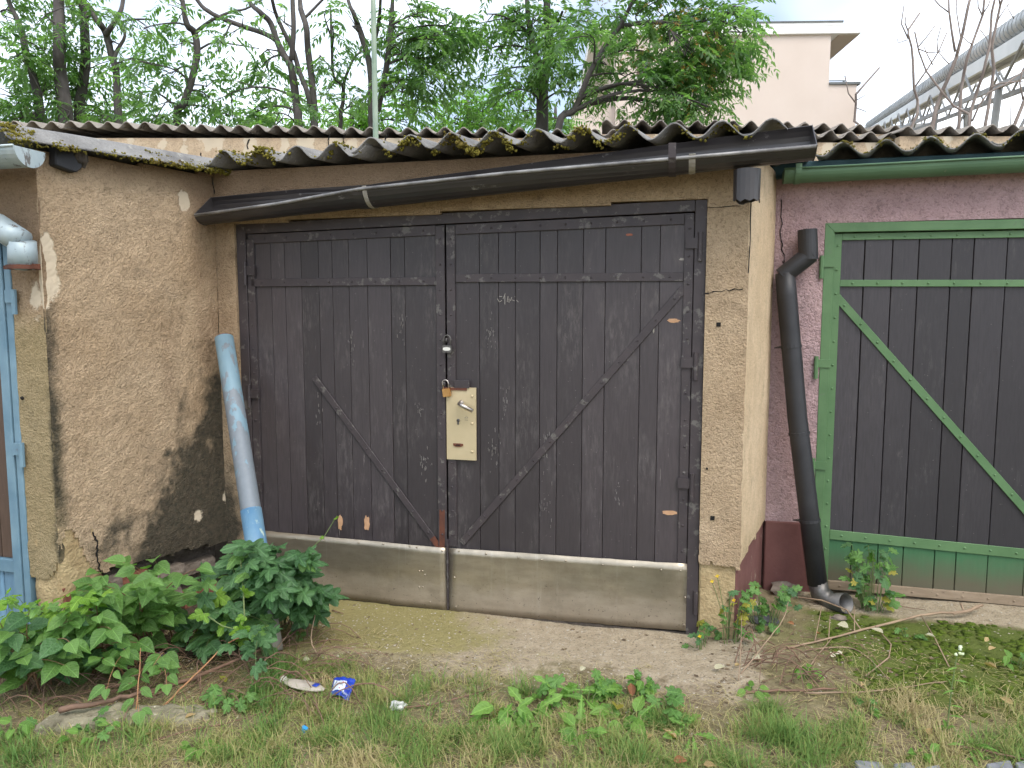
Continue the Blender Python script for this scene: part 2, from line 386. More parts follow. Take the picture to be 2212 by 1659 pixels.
def leafmat(name, c1, c2, trans=.35, rough=.45, vein=True, attr=None, tcol=None):
    k = NT(name)
    r = k.attr(attr) if attr else k.rnd()
    c = k.mix(k.ramp(r, [(.0, 0), (1, 1)]), c1, c2)
    if vein:
        o = k.obj(); x = k.mth('ABSOLUTE', k.n('SeparateXYZ', 'X', Vector=o)); y = k.n('SeparateXYZ', 'Y', Vector=o)
        mid = k.ramp(x, [(.012, 1), (.03, 0)])
        side = k.ramp(k.mth('PINGPONG', k.mth('SUBTRACT', y, k.mth('MULTIPLY', x, .8)), .075), [(.006, 1), (.016, 0)])
        vv = k.mth('MAXIMUM', mid, k.mth('MULTIPLY', side, .55)); c = k.mix(k.mth('MULTIPLY', vv, .35), c, tuple(min(1, q * 1.9 + .03) for q in c2))
        c = k.mix(k.ramp(k.noise(o, 5, 4, .7), [(.66, 0), (.72, .6)]), c, (.14, .15, .05))
        c = k.mix(k.ramp(k.vor(o, 9), [(.035, .8), (.06, 0)]), c, (.4, .45, .35))
        nrm = k.bump(k.mth('SUBTRACT', k.noise(o, 6, 2), k.mth('MULTIPLY', vv, .4)), .35, .04)
    else: nrm = None
    k.fin(c, rough, 0, nrm, .4)
    tr = k.t.nodes.new('ShaderNodeBsdfTranslucent'); k.put(tr, 'Color', k.mix(.0, k.mix(1.0, c, (1.5, 1.9, .7), 'MULTIPLY'), (0, 0, 0)))
    ms = k.t.nodes.new('ShaderNodeMixShader'); ms.inputs[0].default_value = trans
    k.t.links.new(k.b.outputs[0], ms.inputs[1]); k.t.links.new(tr.outputs[0], ms.inputs[2]); k.t.links.new(ms.outputs[0], k.o.inputs[0])
    return k.m
M['leafA'] = leafmat('leaf_mid_green', (.085, .18, .04), (.15, .275, .07))
M['leafB'] = leafmat('leaf_dark_hop', (.045, .115, .04), (.085, .18, .065), .3)
M['leafC'] = leafmat('leaf_young_lime', (.14, .27, .03), (.22, .36, .05), .4)
M['leafY'] = leafmat('leaf_yellowing', (.22, .23, .03), (.34, .29, .05), .3)
M['celand'] = leafmat('leaf_celandine', (.08, .18, .04), (.14, .27, .07), .35)
M['dand'] = leafmat('leaf_dandelion', (.10, .21, .035), (.19, .33, .07), .4)
M['dry1'] = leafmat('dry_leaf_tan', (.36, .25, .12), (.46, .34, .17), .2, .8)
M['dry2'] = leafmat('dry_leaf_orange', (.26, .11, .055), (.36, .17, .08), .2, .8)
M['dry3'] = leafmat('dry_leaf_pale', (.42, .38, .26), (.56, .52, .40), .2, .8)
M['petal'] = leafmat('petal_yellow', (.75, .48, .01), (.85, .58, .02), .3, .6, False)
M['petalw'] = leafmat('petal_white', (.7, .7, .62), (.8, .8, .72), .3, .6, False)
M['stem'] = plain('stem_green', (.10, .15, .05), (.16, .2, .07), 20, .7)
M['stemred'] = plain('stem_reddish', (.20, .12, .06), (.27, .14, .08), 20, .7)
M['vine'] = plain('dead_vine_brown', (.13, .08, .055), (.24, .14, .095), 14, .85)
M['vine2'] = plain('dry_stalk_tan', (.24, .165, .11), (.36, .26, .17), 14, .85)
M['vine3'] = plain('dry_stalk_orange', (.34, .17, .08), (.42, .22, .11), 14, .8)
M['bark'] = plain('bark_grey', (.06, .052, .05), (.11, .098, .09), 9, .93, bs=.9, bd=.02, bscale=18, stretch=(1, 1, .35))
M['barkpale'] = plain('bark_dead_pale', (.20, .16, .14), (.28, .23, .20), 9, .9)
# ------------------------------------------------------------------ ground
def axis(lo, hi, fine, far, g=1.35):
    c = list(np.arange(lo, hi + 1e-6, fine)); st = fine
    a = []; x = lo
    while x > -far: st *= g; x -= st; a.append(x)
    st = fine; x = hi; e = []
    while x < far: st *= g; x += st; e.append(x)
    return np.array(a[::-1] + c + e)
gx = axis(-3.1, 3.1, .022, 400); gy = axis(2.2, 4.6, .018, 400)
def inmain(x, y):
    q = Vector((x, y)) - FM.o; return q.dot(FM.u), q.dot(FM.n)
def inpink(x, y):
    q = Vector((x, y)) - FP.o; return q.dot(FP.u), q.dot(FP.n)
def gmask(x, y):
    s, d = inmain(x, y); s2, d2 = inpink(x, y)
    w1 = .18 * fbm(x * 1.6, y * 1.6, 4); w2 = .1 * fbm(x * 5, y * 5, 8)
    conc = sstep(-.02, .12, s - .28 - w2 * .6) * (1 - sstep(2.82, 3.0, s + w2)) * (1 - sstep(.30, .80, d + w1 * 1.3))
    thr = sstep(.1, .3, s2) * (1 - sstep(.22, .30, d2 + w2 * .4))
    conc = max(conc, thr)
    alg = conc * sstep(.25, .8, 1.3 - abs(s - .8) * .75 + w1 * 2 - abs(d - .35)) * (0 if thr > .5 else 1)
    mo = sstep(.22, .34, d2 + w2 * .4) * (1 - sstep(1.05, 1.35, d2 + w1 * 1.5 - max(0, s2 - 1) * .1)) * sstep(.1, .45, s2 + w1) * (1 - .3 * thr)
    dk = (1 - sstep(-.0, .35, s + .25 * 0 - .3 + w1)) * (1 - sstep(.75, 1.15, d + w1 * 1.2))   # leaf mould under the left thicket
    return conc, alg, mo, dk
def gheight(x, y, m):
    conc, alg, mo, dk = m
    h = .012 * fbm(x * 1.1, y * 1.1, 1) + .007 * fbm(x * 6, y * 6, 2) * (1 - .75 * conc) + .003 * fbm(x * 30, y * 30, 5, 2)
    h += .012 * conc - .006; h += mo * .008 * abs(fbm(x * 14, y * 14, 12)) + dk * .02 * fbm(x * 8, y * 8, 6)
    return h
gv = []; A_ = {'conc': [], 'alg': [], 'mossy': [], 'dk': []}
GH = {}
for iy, y in enumerate(gy):
    for ix, x in enumerate(gx):
        near = -3.6 < x < 3.6 and 1.5 < y < 5.2
        m = gmask(x, y) if near else (0, 0, 0, 0)
        far_ = min(1, max(0, (abs(x) - 3) / 10) + max(0, (y - 5) / 10))
        z = gheight(x, y, m) * (1 - far_) if near or far_ < 1 else 0.0
        gv.append((x, y, z))
        for kx, vx in zip(A_, m): A_[kx].append(vx)
nx_ = len(gx)
gf = [(j * nx_ + i, j * nx_ + i + 1, (j + 1) * nx_ + i + 1, (j + 1) * nx_ + i) for j in range(len(gy) - 1) for i in range(nx_ - 1)]
def gz(x, y):
    m = gmask(x, y); return gheight(x, y, m)
def ground_mat():
    k = NT('ground_soil'); p = k.pos()
    n1 = k.noise(p, 2.0, 5, .6); n2 = k.noise(p, 17, 5, .65); n3 = k.noise(p, 90, 3, .6)
    soil = k.mix(k.ramp(n2, [(.3, 0), (.7, 1)]), (.135, .10, .065), (.30, .24, .155))
    soil = k.mix(k.ramp(n1, [(.4, 0), (.62, .6)]), soil, (.17, .17, .06))
    cc = k.mix(k.ramp(n2, [(.3, 0), (.7, 1)]), (.28, .225, .15), (.42, .35, .25))
    cc = k.mix(k.ramp(k.vor(p, 75), [(.12, .5), (.3, 0)]), cc, (.45, .41, .34)); cc = k.mix(k.ramp(n3, [(.3, .75), (.45, 0)]), cc, (.12, .095, .07))
    al = k.ramp(k.mth('ADD', k.attr('alg'), k.mth('MULTIPLY', k.mth('SUBTRACT', n2, .5), 1.2)), [(.35, 0), (.85, .85)])
    cc = k.mix(al, cc, k.mix(n3, (.17, .15, .05), (.32, .28, .11)))
    c = k.mix(k.ramp(k.mth('ADD', k.attr('conc'), k.mth('MULTIPLY', k.mth('SUBTRACT', n2, .5), 1.5)), [(.2, 0), (.8, 1)]), soil, cc)
    mm = k.ramp(k.mth('ADD', k.attr('mossy'), k.mth('MULTIPLY', k.mth('SUBTRACT', n2, .5), 1.6)), [(.25, 0), (.75, .9)])
    c = k.mix(mm, c, k.mix(n3, (.05, .075, .012), (.13, .17, .03)))
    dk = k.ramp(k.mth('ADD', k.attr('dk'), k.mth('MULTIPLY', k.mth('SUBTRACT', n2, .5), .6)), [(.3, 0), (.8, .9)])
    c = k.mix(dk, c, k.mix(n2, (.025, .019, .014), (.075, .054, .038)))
    return k.fin(c, .96, 0, k.bump(k.mth('ADD', n3, n2), .9, .012), .2)
g_me = bpy.data.meshes.new('ground'); g_me.from_pydata(gv, [], gf); g_me.update()
g_me.polygons.foreach_set('use_smooth', [True] * len(gf))
for kx, vx in A_.items():
    a_ = g_me.attributes.new(kx, 'FLOAT', 'POINT'); a_.data.foreach_set('value', np.array(vx, dtype=np.float32))
ground = link('ground', g_me, None, ground_mat()); ground['kind'] = 'structure'

# ------------------------------------------------------------------ shared: corrugated sheets and moss
WAVE = .209
def roof_sheet(parent, fr, s0, s1, d_eave, length, z0, slope, mat, phase=0.0, amp=.034, thick=.0075, dirv=PD, lift=0.0, sag=None, wave=WAVE, name='roof_sheet', nt_=10):
    """one corrugated sheet: s0..s1 along the eave, running back along dirv and rising"""
    n = max(8, int((s1 - s0) / wave * 14)); b = MB(); dv = Vector(dirv).normalized()
    for top in (1, 0):
        for j in range(nt_ + 1):
            t = length * (j / nt_) ** 1.6
            for i in range(n + 1):
                s = s0 + (s1 - s0) * i / n
                z = z0 + lift + slope * t + amp * math.sin(2 * math.pi * s / wave + phase) + (sag(s) if sag else 0)
                e = .012 * fbm(s * 7, j, 5) if j == 0 else 0
                p = fr.o + fr.u * s + fr.n * (d_eave + e) + dv * t
                b.v.append((p.x, p.y, z + (thick if top else 0) + .0025 * fbm(s * 20, t * 6, 3)))
    q = (nt_ + 1) * (n + 1)
    for j in range(nt_):
        for i in range(n):
            a = j * (n + 1) + i; b.f.append((a, a + 1, a + n + 2, a + n + 1)); b.f.append((q + a, q + a + n + 1, q + a + n + 2, q + a + 1))
    for i in range(n): b.f.append((i, q + i, q + i + 1, i + 1)); a = nt_ * (n + 1) + i; b.f.append((a + 1, q + a + 1, q + a, a))
    for j in range(nt_):
        a = j * (n + 1); c = a + n + 1; b.f.append((a, c, q + c, q + a)); a += n; c += n; b.f.append((c, a, q + a, q + c))
    return b.build(name, mat, parent, smooth=True)
def moss_on(parent, pts, name='moss', rmin=.006, rmax=.016):
    b = MB()
    for p in pts:
        r = random.uniform(rmin, rmax)
        for _ in range(5):
            q = Vector(p) + Vector((random.gauss(0, r * .8), random.gauss(0, r * .6), random.gauss(0, r * .35))); b.lump(q, r * random.uniform(.3, .6), (1, 1, random.uniform(.7, 1.3)), .6, 1)
    o = b.build(name, M['roofmoss'], parent, smooth=True); o['kind'] = 'stuff'; return o
def crack(parent, fr, pts, wd=.004, d=.003, mat='hole', name='crack'):
    b = MB(); q = []
    for (a, c) in zip(pts[:-1], pts[1:]):
        n = 5
        for i in range(n):
            t = i / n; q.append((a[0] + (c[0] - a[0]) * t + random.uniform(-.006, .006), a[1] + (c[1] - a[1]) * t + random.uniform(-.006, .006)))
    q.append(pts[-1])
    for a, c in zip(q[:-1], q[1:]):
        b.bar(fr, a, c, wd * random.uniform(.5, 1.3), d - .004, d)
    return b.build(name, M[mat], parent)
def rivets(parent, fr, pts, d, r=.006, mat='iron', name='rivet'):
    b = MB()
    for s, z in pts:
        k = len(b.v); n = 7
        for rr, dd in ((1, 0), (.8, .5), (.35, .75)):
            for i in range(n):
                a = 2 * math.pi * i / n; b.v.append(tuple(fr.pt(s + r * rr * math.cos(a), z + r * rr * math.sin(a), d + r * dd)))
        for ring in range(2):
            for i in range(n):
                q = k + ring * n; b.f.append((q + i, q + (i + 1) % n, q + n + (i + 1) % n, q + n + i))
        b.f.append(tuple(k + 2 * n + i for i in range(n)))
    o = b.build(name, M[mat], parent, smooth=True); o['kind'] = 'stuff'; return o
def blot(fr, cs, cz, rs, rz, d, n=11, jag=.45):
    q = []
    for i in range(n):
        a = 2 * math.pi * i / n; k = 1 + random.uniform(-jag, jag); q.append((cs + rs * k * math.cos(a), cz + rz * k * math.sin(a)))
    return MB().fquad(fr, q, d - .003, d)
def lathe(fr, s, z, d0, prof, n=14):
    """turned shape whose axis runs out of a frame: prof = [(d,r),...]"""
    b = MB(); k = 0
    for d, r in prof:
        for i in range(n):
            a = 2 * math.pi * i / n; b.v.append(tuple(fr.pt(s + r * math.cos(a), z + r * math.sin(a), d0 + d)))
    for j in range(len(prof) - 1):
        for i in range(n): q = j * n; b.f.append((q + i, q + (i + 1) % n, q + n + (i + 1) % n, q + n + i))
    b.f.append(tuple((len(prof) - 1) * n + i for i in range(n))); b.f.append(tuple(range(n - 1, -1, -1)))
    return b

# ------------------------------------------------------------------ main garage (black double door)
garage = thing('garage', 'middle garage with black plank double doors and rough beige render', 'garage', tuple(FM.pt(1.3, 0, -.3)))
DD = -.034                                          # plane of the door boards
sL = FM.px(509, 600)[0]; sR = FM.px(1527, 500)[0]
zT = lambda s: 2.083 + .018 * s
SEAM = FM.px(966, 900, DD)[0]
WT = 2.366
br = lines(0, sL, sR, S_R, cell=.018); bz = lines(0, .36, 2.083, 2.13, WT, cell=.018)
def keepM(s, z):
    if sL < s < sR and z < zT(s): return False
    if s > sR and z < .375 + .02 * fbm(s * 20, 1.3) : return False
    return True
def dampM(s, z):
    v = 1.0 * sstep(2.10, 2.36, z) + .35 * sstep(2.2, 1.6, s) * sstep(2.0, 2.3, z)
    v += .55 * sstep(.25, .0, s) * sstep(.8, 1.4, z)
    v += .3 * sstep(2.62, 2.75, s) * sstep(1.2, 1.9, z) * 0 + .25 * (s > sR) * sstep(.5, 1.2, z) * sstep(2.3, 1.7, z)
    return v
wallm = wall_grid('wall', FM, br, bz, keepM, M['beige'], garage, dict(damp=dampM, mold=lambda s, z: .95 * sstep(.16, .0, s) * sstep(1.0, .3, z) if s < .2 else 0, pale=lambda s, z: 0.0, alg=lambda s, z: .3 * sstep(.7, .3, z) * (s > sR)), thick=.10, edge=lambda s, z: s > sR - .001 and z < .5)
# core behind the render: dark inside, jamb base
MB().fbox(FM, -.02, S_R - .04, 0, WT, -.35, -.105).build('wall_core', M['mortar'], garage)
MB().fbox(FM, sR + .004, S_R - .012, -.03, .40, -.09, -.016).build('pillar_base', M['plaster'], garage, bevel=.008)
# right return: pale render above a dark red plinth
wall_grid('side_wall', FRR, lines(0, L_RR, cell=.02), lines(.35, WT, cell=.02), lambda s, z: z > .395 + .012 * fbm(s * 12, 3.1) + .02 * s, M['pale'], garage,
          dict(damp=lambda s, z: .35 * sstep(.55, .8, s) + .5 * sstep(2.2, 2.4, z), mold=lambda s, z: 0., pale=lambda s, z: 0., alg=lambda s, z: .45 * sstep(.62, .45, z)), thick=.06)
MB().fbox(FRR, .012, L_RR + .02, -.02, .43, -.06, -.012).build('side_plinth', M['plinth'], garage, bevel=.006)
crack(garage, FM, [FM.px(1523, 632), FM.px(1560, 628), FM.px(1604, 625)], .005)
crack(garage, FM, [FM.px(1528, 447), FM.px(1600, 445)], .003)
crack(garage, FRR, [FRR.px(1622, 425), FRR.px(1620, 520), FRR.px(1616, 590)], .004)
crack(garage, FM, [FM.px(455, 395), FM.px(462, 440)], .005)
for (x, y, r) in ((1552, 701, .010), (1539, 1119, .010), (1527, 1012, .005)):
    s, z = FM.px(x, y); b = MB().fquad(FM, [(s - r, z - r), (s + r, z - r), (s + r, z + r), (s - r, z + r)], -.002, .004); b.build('wall_hole', M['hole'], garage)

# ---- roof of the main garage
zE = FM.px(600, 338, .14)[1]                       # mid height of the wave at the eave
s_r0 = FM.px(440, 335, .14)[0]; s_r1 = FM.px(1700, 275, .14)[0]
sagM = lambda s: .012 * math.sin(s * 1.1 + .4)
PH = -2 * math.pi * FM.px(1560, 270, .14)[0] / WAVE + math.pi / 2
edges = [s_r0, s_r0 + .92, s_r0 + 1.90, s_r1]
shM = [roof_sheet(garage, FM, edges[i] - (.07 if i else 0), edges[i + 1], .14 + .012 * (i % 2), 5.2, zE + .006 * i, .03, M['asb'], PH, sag=sagM, lift=.008 * (i % 2)) for i in range(3)]
def wz(s): return zE + .034 * math.sin(2 * math.pi * s / WAVE + PH) + sagM(s)
for sh_, (a, c) in zip(shM, zip(edges[:-1], edges[1:])):
    pts = []
    for _ in range(90):
        s = random.uniform(a, c); den = .08 + .92 * sstep(-.15, .4, fbm(s * 3.2, 7.7))
        if random.random() > den: continue
        t = abs(random.gauss(0, .05)) + .004; p = FM.pt(s, wz(s) + .008 + .03 * t, .15) + Vector((PD[0], PD[1], 0)) * t; pts.append(p)
    for s_c, m_ in ((FM.px(1010, 318, .14)[0], 60), (FM.px(1090, 300, .14)[0], 26), (FM.px(1240, 290, .14)[0], 22), (FM.px(1330, 280, .14)[0], 18), (FM.px(880, 320, .14)[0], 30), (FM.px(560, 335, .14)[0], 40)):
        if a <= s_c <= c:
            for _ in range(m_):
                s = s_c + random.gauss(0, .05); pts.append(FM.pt(s, wz(s) + random.uniform(-.02, .018), .155 + random.uniform(-.03, .006)))
    moss_on(sh_, pts)
# ---- double door
door_l = MB(); jl = MB()
def seams(fr, xs, y, d): return [fr.px(x, y, d)[0] for x in xs]
# fixed frame
fb = MB()
fb.fbox(FM, sL, sL + .055, 0, zT(sL) - .001, -.09, -.018); fb.fbox(FM, sR - .055, sR, 0, zT(sR) - .001, -.09, -.018)
fb.fbox(FM, sL + .0555, sR - .0555, (zT(sL) - .055, zT(sR) - .055), (zT(sL) - .001, zT(sR) - .001), -.09, -.020)
fb.build('door_frame', M['iron'], garage, bevel=.002)
MB().fbox(FM, sL, sR, -.03, .012, -.12, -.02).build('threshold', M['mortar'], garage)
def leaf_door(name, s0, s1, sm, stile, brace, z0, z1):
    MBp = []
    top = lambda s: zT(s) - .057
    fr0 = MB().fbox(FM, s0, s1, z0, (top(s0), top(s1)), -.085, -.066)
    leaf = fr0.build(name, M['mortar'], garage)
    ed = [s0] + sm + [s1]
    for a, c in zip(ed[:-1], ed[1:]):
        dd = random.uniform(-.0018, .0018)
        MB().fbox(FM, a + .0012, c - .0012, z0, (top(a) - .002, top(c) - .002), -.0655, DD + dd).build('plank', M['plank'], leaf, bevel=.0012)
    return leaf
smL = seams(FM, [566, 598, 627, 661.5, 698, 727, 762, 801, 850, 880], 1000, DD)
smR = seams(FM, [1037, 1077.5, 1113, 1165, 1201.6, 1256, 1303, 1378, 1417.5], 1000, DD)
leafL = leaf_door('door_leaf', sL + .058, SEAM - .004, smL, None, None, .03, 2.03)
leafR = leaf_door('door_leaf', SEAM + .001, sR - .058, smR, None, None, .03, 2.03)
D1 = DD + .004; D2 = DD + .011                    # iron straps lie on the boards
def strap(leaf, a, c, wd, d0=D1, d1=D2, mat='iron', name='strap', rv=True):
    o = MB().bar(FM, a, c, wd, d0, d1).build(name, M[mat], leaf, bevel=.0015)
    if rv:
        n = int(math.hypot(c[0] - a[0], c[1] - a[1]) / .125)
        rivets(leaf, FM, [(a[0] + (c[0] - a[0]) * (i + .5) / n, a[1] + (c[1] - a[1]) * (i + .5) / n) for i in range(n)], d1, .006)
    return o
pD = lambda x, y: FM.px(x, y, DD)
sLs, sRs = sL + .058, sR - .058
mr = (pD(560, 611)[1], pD(955, 607)[1]); mr2 = (pD(989, 601)[1], pD(1478, 598)[1])
strap(leafL, (sLs + .02, mr[0]), (SEAM - .052, mr[1]), .042)
strap(leafR, (SEAM + .055, mr2[0]), (sRs - .046, mr2[1]), .042)
strap(leafL, (sLs + .046, zT(.2) - .085), (SEAM - .052, zT(1.3) - .085), .05)
strap(leafR, (SEAM + .055, zT(1.35) - .085), (sRs - .046, zT(2.5) - .085), .05)
strap(leafL, (sLs + .022, .40), (sLs + .022, 2.0), .044, name='stile')
strap(leafR, (sRs - .022, .362), (sRs - .022, zT(2.5) - .065), .044, name='stile')
strap(leafL, (SEAM - .027, .36), (SEAM - .027, zT(1.3) - .065), .048, D1 + .0035, D2 + .004, name='stile')
strap(leafR, (SEAM + .029, .36), (SEAM + .029, zT(1.3) - .065), .046, name='stile')
strap(leafL, pD(680, 815), pD(943, 1172), .034, name='brace', d0=D1 - .0005, d1=D2 - .001)
strap(leafR, pD(1478, 622), pD(998, 1172), .038, name='brace', d0=D1 - .0005, d1=D2 - .001)
MB().bar(FM, pD(935, 1160), pD(953, 1184), .034, D2 - .0005, D2 + .001).build('rust_patch', M['ironrust'], leafL)
MB().bar(FM, pD(957, 1100), pD(957, 1180), .03, D2 + .0035, D2 + .0052).build('rust_patch', M['ironrust'], leafL)
MB().fbox(FM, SEAM - .002, SEAM + .007, .02, .40, D1, D2 + .016).build('closing_bar', M['iron'], leafL, bevel=.001)
# kick sheets
def kick(leaf, s0, s1, ztop0, ztop1, zbot0, zbot1, d):
    b = MB(); ns, nz_ = 26, 9
    for j in range(nz_ + 1):
        for i in range(ns + 1):
            s = s0 + (s1 - s0) * i / ns; a = zbot0 + (zbot1 - zbot0) * i / ns; t = ztop0 + (ztop1 - ztop0) * i / ns
            z = a + (t - a) * j / nz_; e = .0028 * fbm(s * 5, z * 9, 2.2) + (.002 * fbm(s * 22, 5) if j in (0, nz_) else 0)
            b.v.append(tuple(FM.pt(s, z + (.003 * fbm(s * 30, j) if j in (0, nz_) else 0), d + e)))
    for j in range(nz_):
        for i in range(ns): q = j * (ns + 1) + i; b.f.append((q, q + 1, q + ns + 2, q + ns + 1))
    o = b.build('kick_sheet', M['tin'], leaf, smooth=True)
    m = o.modifiers.new('thick', 'SOLIDIFY'); m.thickness = .003; m.offset = -1
    return o
DK = D2 + .006
kl = [FM.px(600, 1150, DK), FM.px(961, 1184, DK), FM.px(600, 1278, DK), FM.px(961, 1318, DK)]
kick(leafL, kl[0][0] - .12, SEAM - .006, kl[0][1] + .004, kl[1][1], kl[2][1], kl[3][1], DK)
kr = [FM.px(973, 1184, DK), FM.px(1490, 1219, DK), FM.px(973, 1321, DK), FM.px(1490, 1364, DK)]
kick(leafR, SEAM + .009, sRs + .004, kr[0][1], kr[1][1], kr[2][1], kr[3][1], DK)
rivets(leafR, FM, [FM.px(x, y, DK) for x, y in ((991, 1190), (1050, 1196), (1120, 1204), (1170, 1209), (1222, 1211), (1302, 1220), (1368, 1225), (1428, 1231), (1470, 1233), (982, 1247), (1480, 1290), (1478, 1350), (985, 1310))], DK + .002, .006, 'tin')
rivets(leafL, FM, [FM.px(x, y, DK) for x, y in ((640, 1163), (700, 1168), (775, 1172), (828, 1175), (885, 1180), (900, 1182), (955, 1190), (906, 1233), (913, 1233), (918, 1241), (906, 1268), (914, 1268), (930, 1300))], DK + .002, .005, 'tin')
# paint chips, scratches
for leaf, x, y, rx, ry, mt in ((leafL, 735, 1127, .014, .045, 'chip'), (leafL, 793, 1131, .017, .040, 'chip'), (leafR, 1455, 693, .03, .010, 'chip'), (leafR, 1423, 686, .02, .008, 'chip'), (leafR, 1446, 1107, .033, .011, 'chip'), (leafR, 1359, 507, .017, .006, 'rustchip'), (leafR, 1476, 560, .02, .006, 'scr'), (leafR, 1412, 712, .004, .02, 'scr')):
    s, z = FM.px(x, y, DD); blot(FM, s, z, rx, ry, DD + .0042, 17, .22).build('paint_chip', M[mt], leaf)
sb = MB()
for (x, y, dx, dy) in ((1075, 645, 4, 8), (1079, 640, 6, 1), (1080, 652, 5, -3), (1087, 646, 5, -12), (1091, 638, 0, 20), (1096, 652, 2, -12), (1100, 645, 0, 9), (1103, 650, 3, -8), (1107, 648, 5, 2), (1112, 640, 1, 1), (1116, 648, 4, 5)):
    s, z = FM.px(x, y, DD); s2, z2 = FM.px(x + dx, y + dy, DD); sb.bar(FM, (s, z), (s2, z2 + .0005), .0032, DD + .003, DD + .0046)
sb.build('scratched_scribble', M['scr'], leafR)['kind'] = 'stuff'
for leaf, cx, cy, rx, ry, n_ in ((leafL, 917, 1000, 14, 30, 26), (leafL, 905, 880, 8, 18, 12), (leafL, 868, 700, 10, 30, 16), (leafR, 1060, 720, 12, 40, 22), (leafR, 1065, 960, 16, 60, 30), (leafR, 1180, 960, 14, 50, 22), (leafR, 1180, 1090, 14, 60, 26), (leafR, 1090, 860, 12, 40, 18), (leafL, 690, 900, 10, 60, 12), (leafL, 760, 740, 10, 50, 14), (leafR, 1335, 1060, 10, 30, 12), (leafR, 1347, 770, 14, 14, 8)):
    sb = MB()
    for _ in range(n_):
        x, y = cx + random.gauss(0, rx * .45), cy + random.gauss(0, ry * .45); s, z = FM.px(x, y, DD); L_s = random.uniform(.003, .022)
        sb.bar(FM, (s, z), (s + random.uniform(-.001, .001), z - L_s), random.uniform(.0008, .0026), DD + .002, DD + .0044)
    sb.build('scratch', M['scr2'], leaf)['kind'] = 'stuff'
# hinges on the right
for y, x in ((525, 1507), (783, 1497), (1044, 1489)):
    s, z = FM.px(x, y, -.02); b = MB().fbox(FM, s - .055, s + .012, z - .025, z + .025, -.03, -.012)
    b.tube([FM.pt(s + .012, z - .085, -.012), FM.pt(s + .012, z + .05, -.012)], .011, 8); b.build('hinge', M['iron'], leafR, bevel=0)
s, z = FM.px(1497, 1300, -.02); MB().tube([FM.pt(s + .012, z - .06, -.012), FM.pt(s + .012, z + .06, -.012)], .012, 8).build('hinge', M['iron'], leafR)
for z in (1.83, 1.15, .62):
    b = MB().fbox(FM, sL + .045, sL + .11, z - .025, z + .025, -.03, -.012); b.tube([FM.pt(sL + .05, z - .08, -.012), FM.pt(sL + .05, z + .05, -.012)], .011, 8); b.build('hinge', M['iron'], leafL)
# lock plate
DP = D2 + .012
p0 = FM.px(965, 992, DP); p1 = FM.px(1028, 838, DP)
MB().fbox(FM, p0[0], p1[0], p0[1], p1[1], D2 + .001, DP).build('lock_plate', M['lock'], leafR, bevel=.001)
for x, y in ((1020, 856), (1020, 915), (1020, 976)):
    s, z = FM.px(x, y, DP); lathe(FM, s, z, DP, [(0, .0075), (.002, .0075), (.005, .005), (.006, .002)]).build('bolt', M['lock'], leafR, smooth=True)
h0 = FM.px(990, 871, DP + .04); h1 = FM.px(1021, 888, DP + .04)
lathe(FM, h0[0] + .004, h0[1] - .002, DP, [(0, .014), (.006, .014), (.008, .009), (.035, .009)]).build('handle_rose', M['chrome'], leafR, smooth=True)
MB().tube([FM.pt(*h0, DP + .036), FM.pt((h0[0] * 2 + h1[0]) / 3, (h0[1] * 2 + h1[1]) / 3, DP + .043), FM.pt(*h1, DP + .04)], [.0105, .0115, .010], 10).build('door_handle', M['chrome'], leafR, smooth=True)
s, z = FM.px(990, 908, DP); b = lathe(FM, s, z, DP, [(0, .0085), (.004, .0085), (.005, .006)]); b.fbox(FM, s - .0045, s + .0045, z - .022, z - .004, DP, DP + .004); b.build('lock_cylinder', M['steel'], leafR, bevel=.0006)
MB().fbox(FM, s - .0014, s + .0014, z - .004, z + .003, DP + .005, DP + .0062).build('keyhole', M['hole'], leafR)
s, z = FM.px(990, 961, DP); b = MB().fquad(FM, [(s - .027, z - .004), (s - .012, z - .010), (s + .012, z - .010), (s + .027, z - .004), (s + .027, z + .006), (s + .012, z + .008), (s - .027, z + .008)], DP - .002, DP + .005); b.build('slot_guard', M['ironrust'], leafR, bevel=.001)
MB().fbox(FM, s - .012, s + .012, z - .003, z + .002, DP + .005, DP + .006).build('slot', M['hole'], leafR)
sb = MB()
for (x, y, dx, dy) in ((1003, 903, 8, 0), (1005, 902, 2, -3), (1008, 900, 3, 2), (1004, 907, 7, 1)):
    a_, c_ = FM.px(x, y, DP), FM.px(x + dx, y + dy + .01, DP); sb.bar(FM, a_, c_, .0016, DP, DP + .0006)
sb.build('maker_mark', M['steel'], leafR)['kind'] = 'stuff'
a_, c_ = FM.px(981, 838, D2 + .014), FM.px(1014, 822, D2 + .014)
MB().fbox(FM, a_[0], c_[0], a_[1], c_[1], D2 + .013, D2 + .018).build('hasp_tab', M['iron'], leafR, bevel=.002)
MB().fbox(FM, FM.px(958, 835, D2)[0], FM.px(1010, 835, D2)[0], FM.px(965, 842, D2)[1], FM.px(965, 836, D2)[1], D2 + .013, D2 + .017).build('rust_patch', M['ironrust'], leafR)
# staples that carry the padlocks
for x, y in ((967, 735), (962, 829)):
    c = FM.at(x, y, D2 + .006); u3 = Vector((U[0], U[1], 0)); n3 = Vector((NF[0], NF[1], 0))
    MB().tube([c + n3 * .004 + u3 * .0 + Vector((0, 0, .012)), c + n3 * .022 + Vector((0, 0, .010)), c + n3 * .024 - Vector((0, 0, .006)), c + n3 * .004 - Vector((0, 0, .010))], .0035, 6).build('staple', M['steel'], leafL, smooth=True)

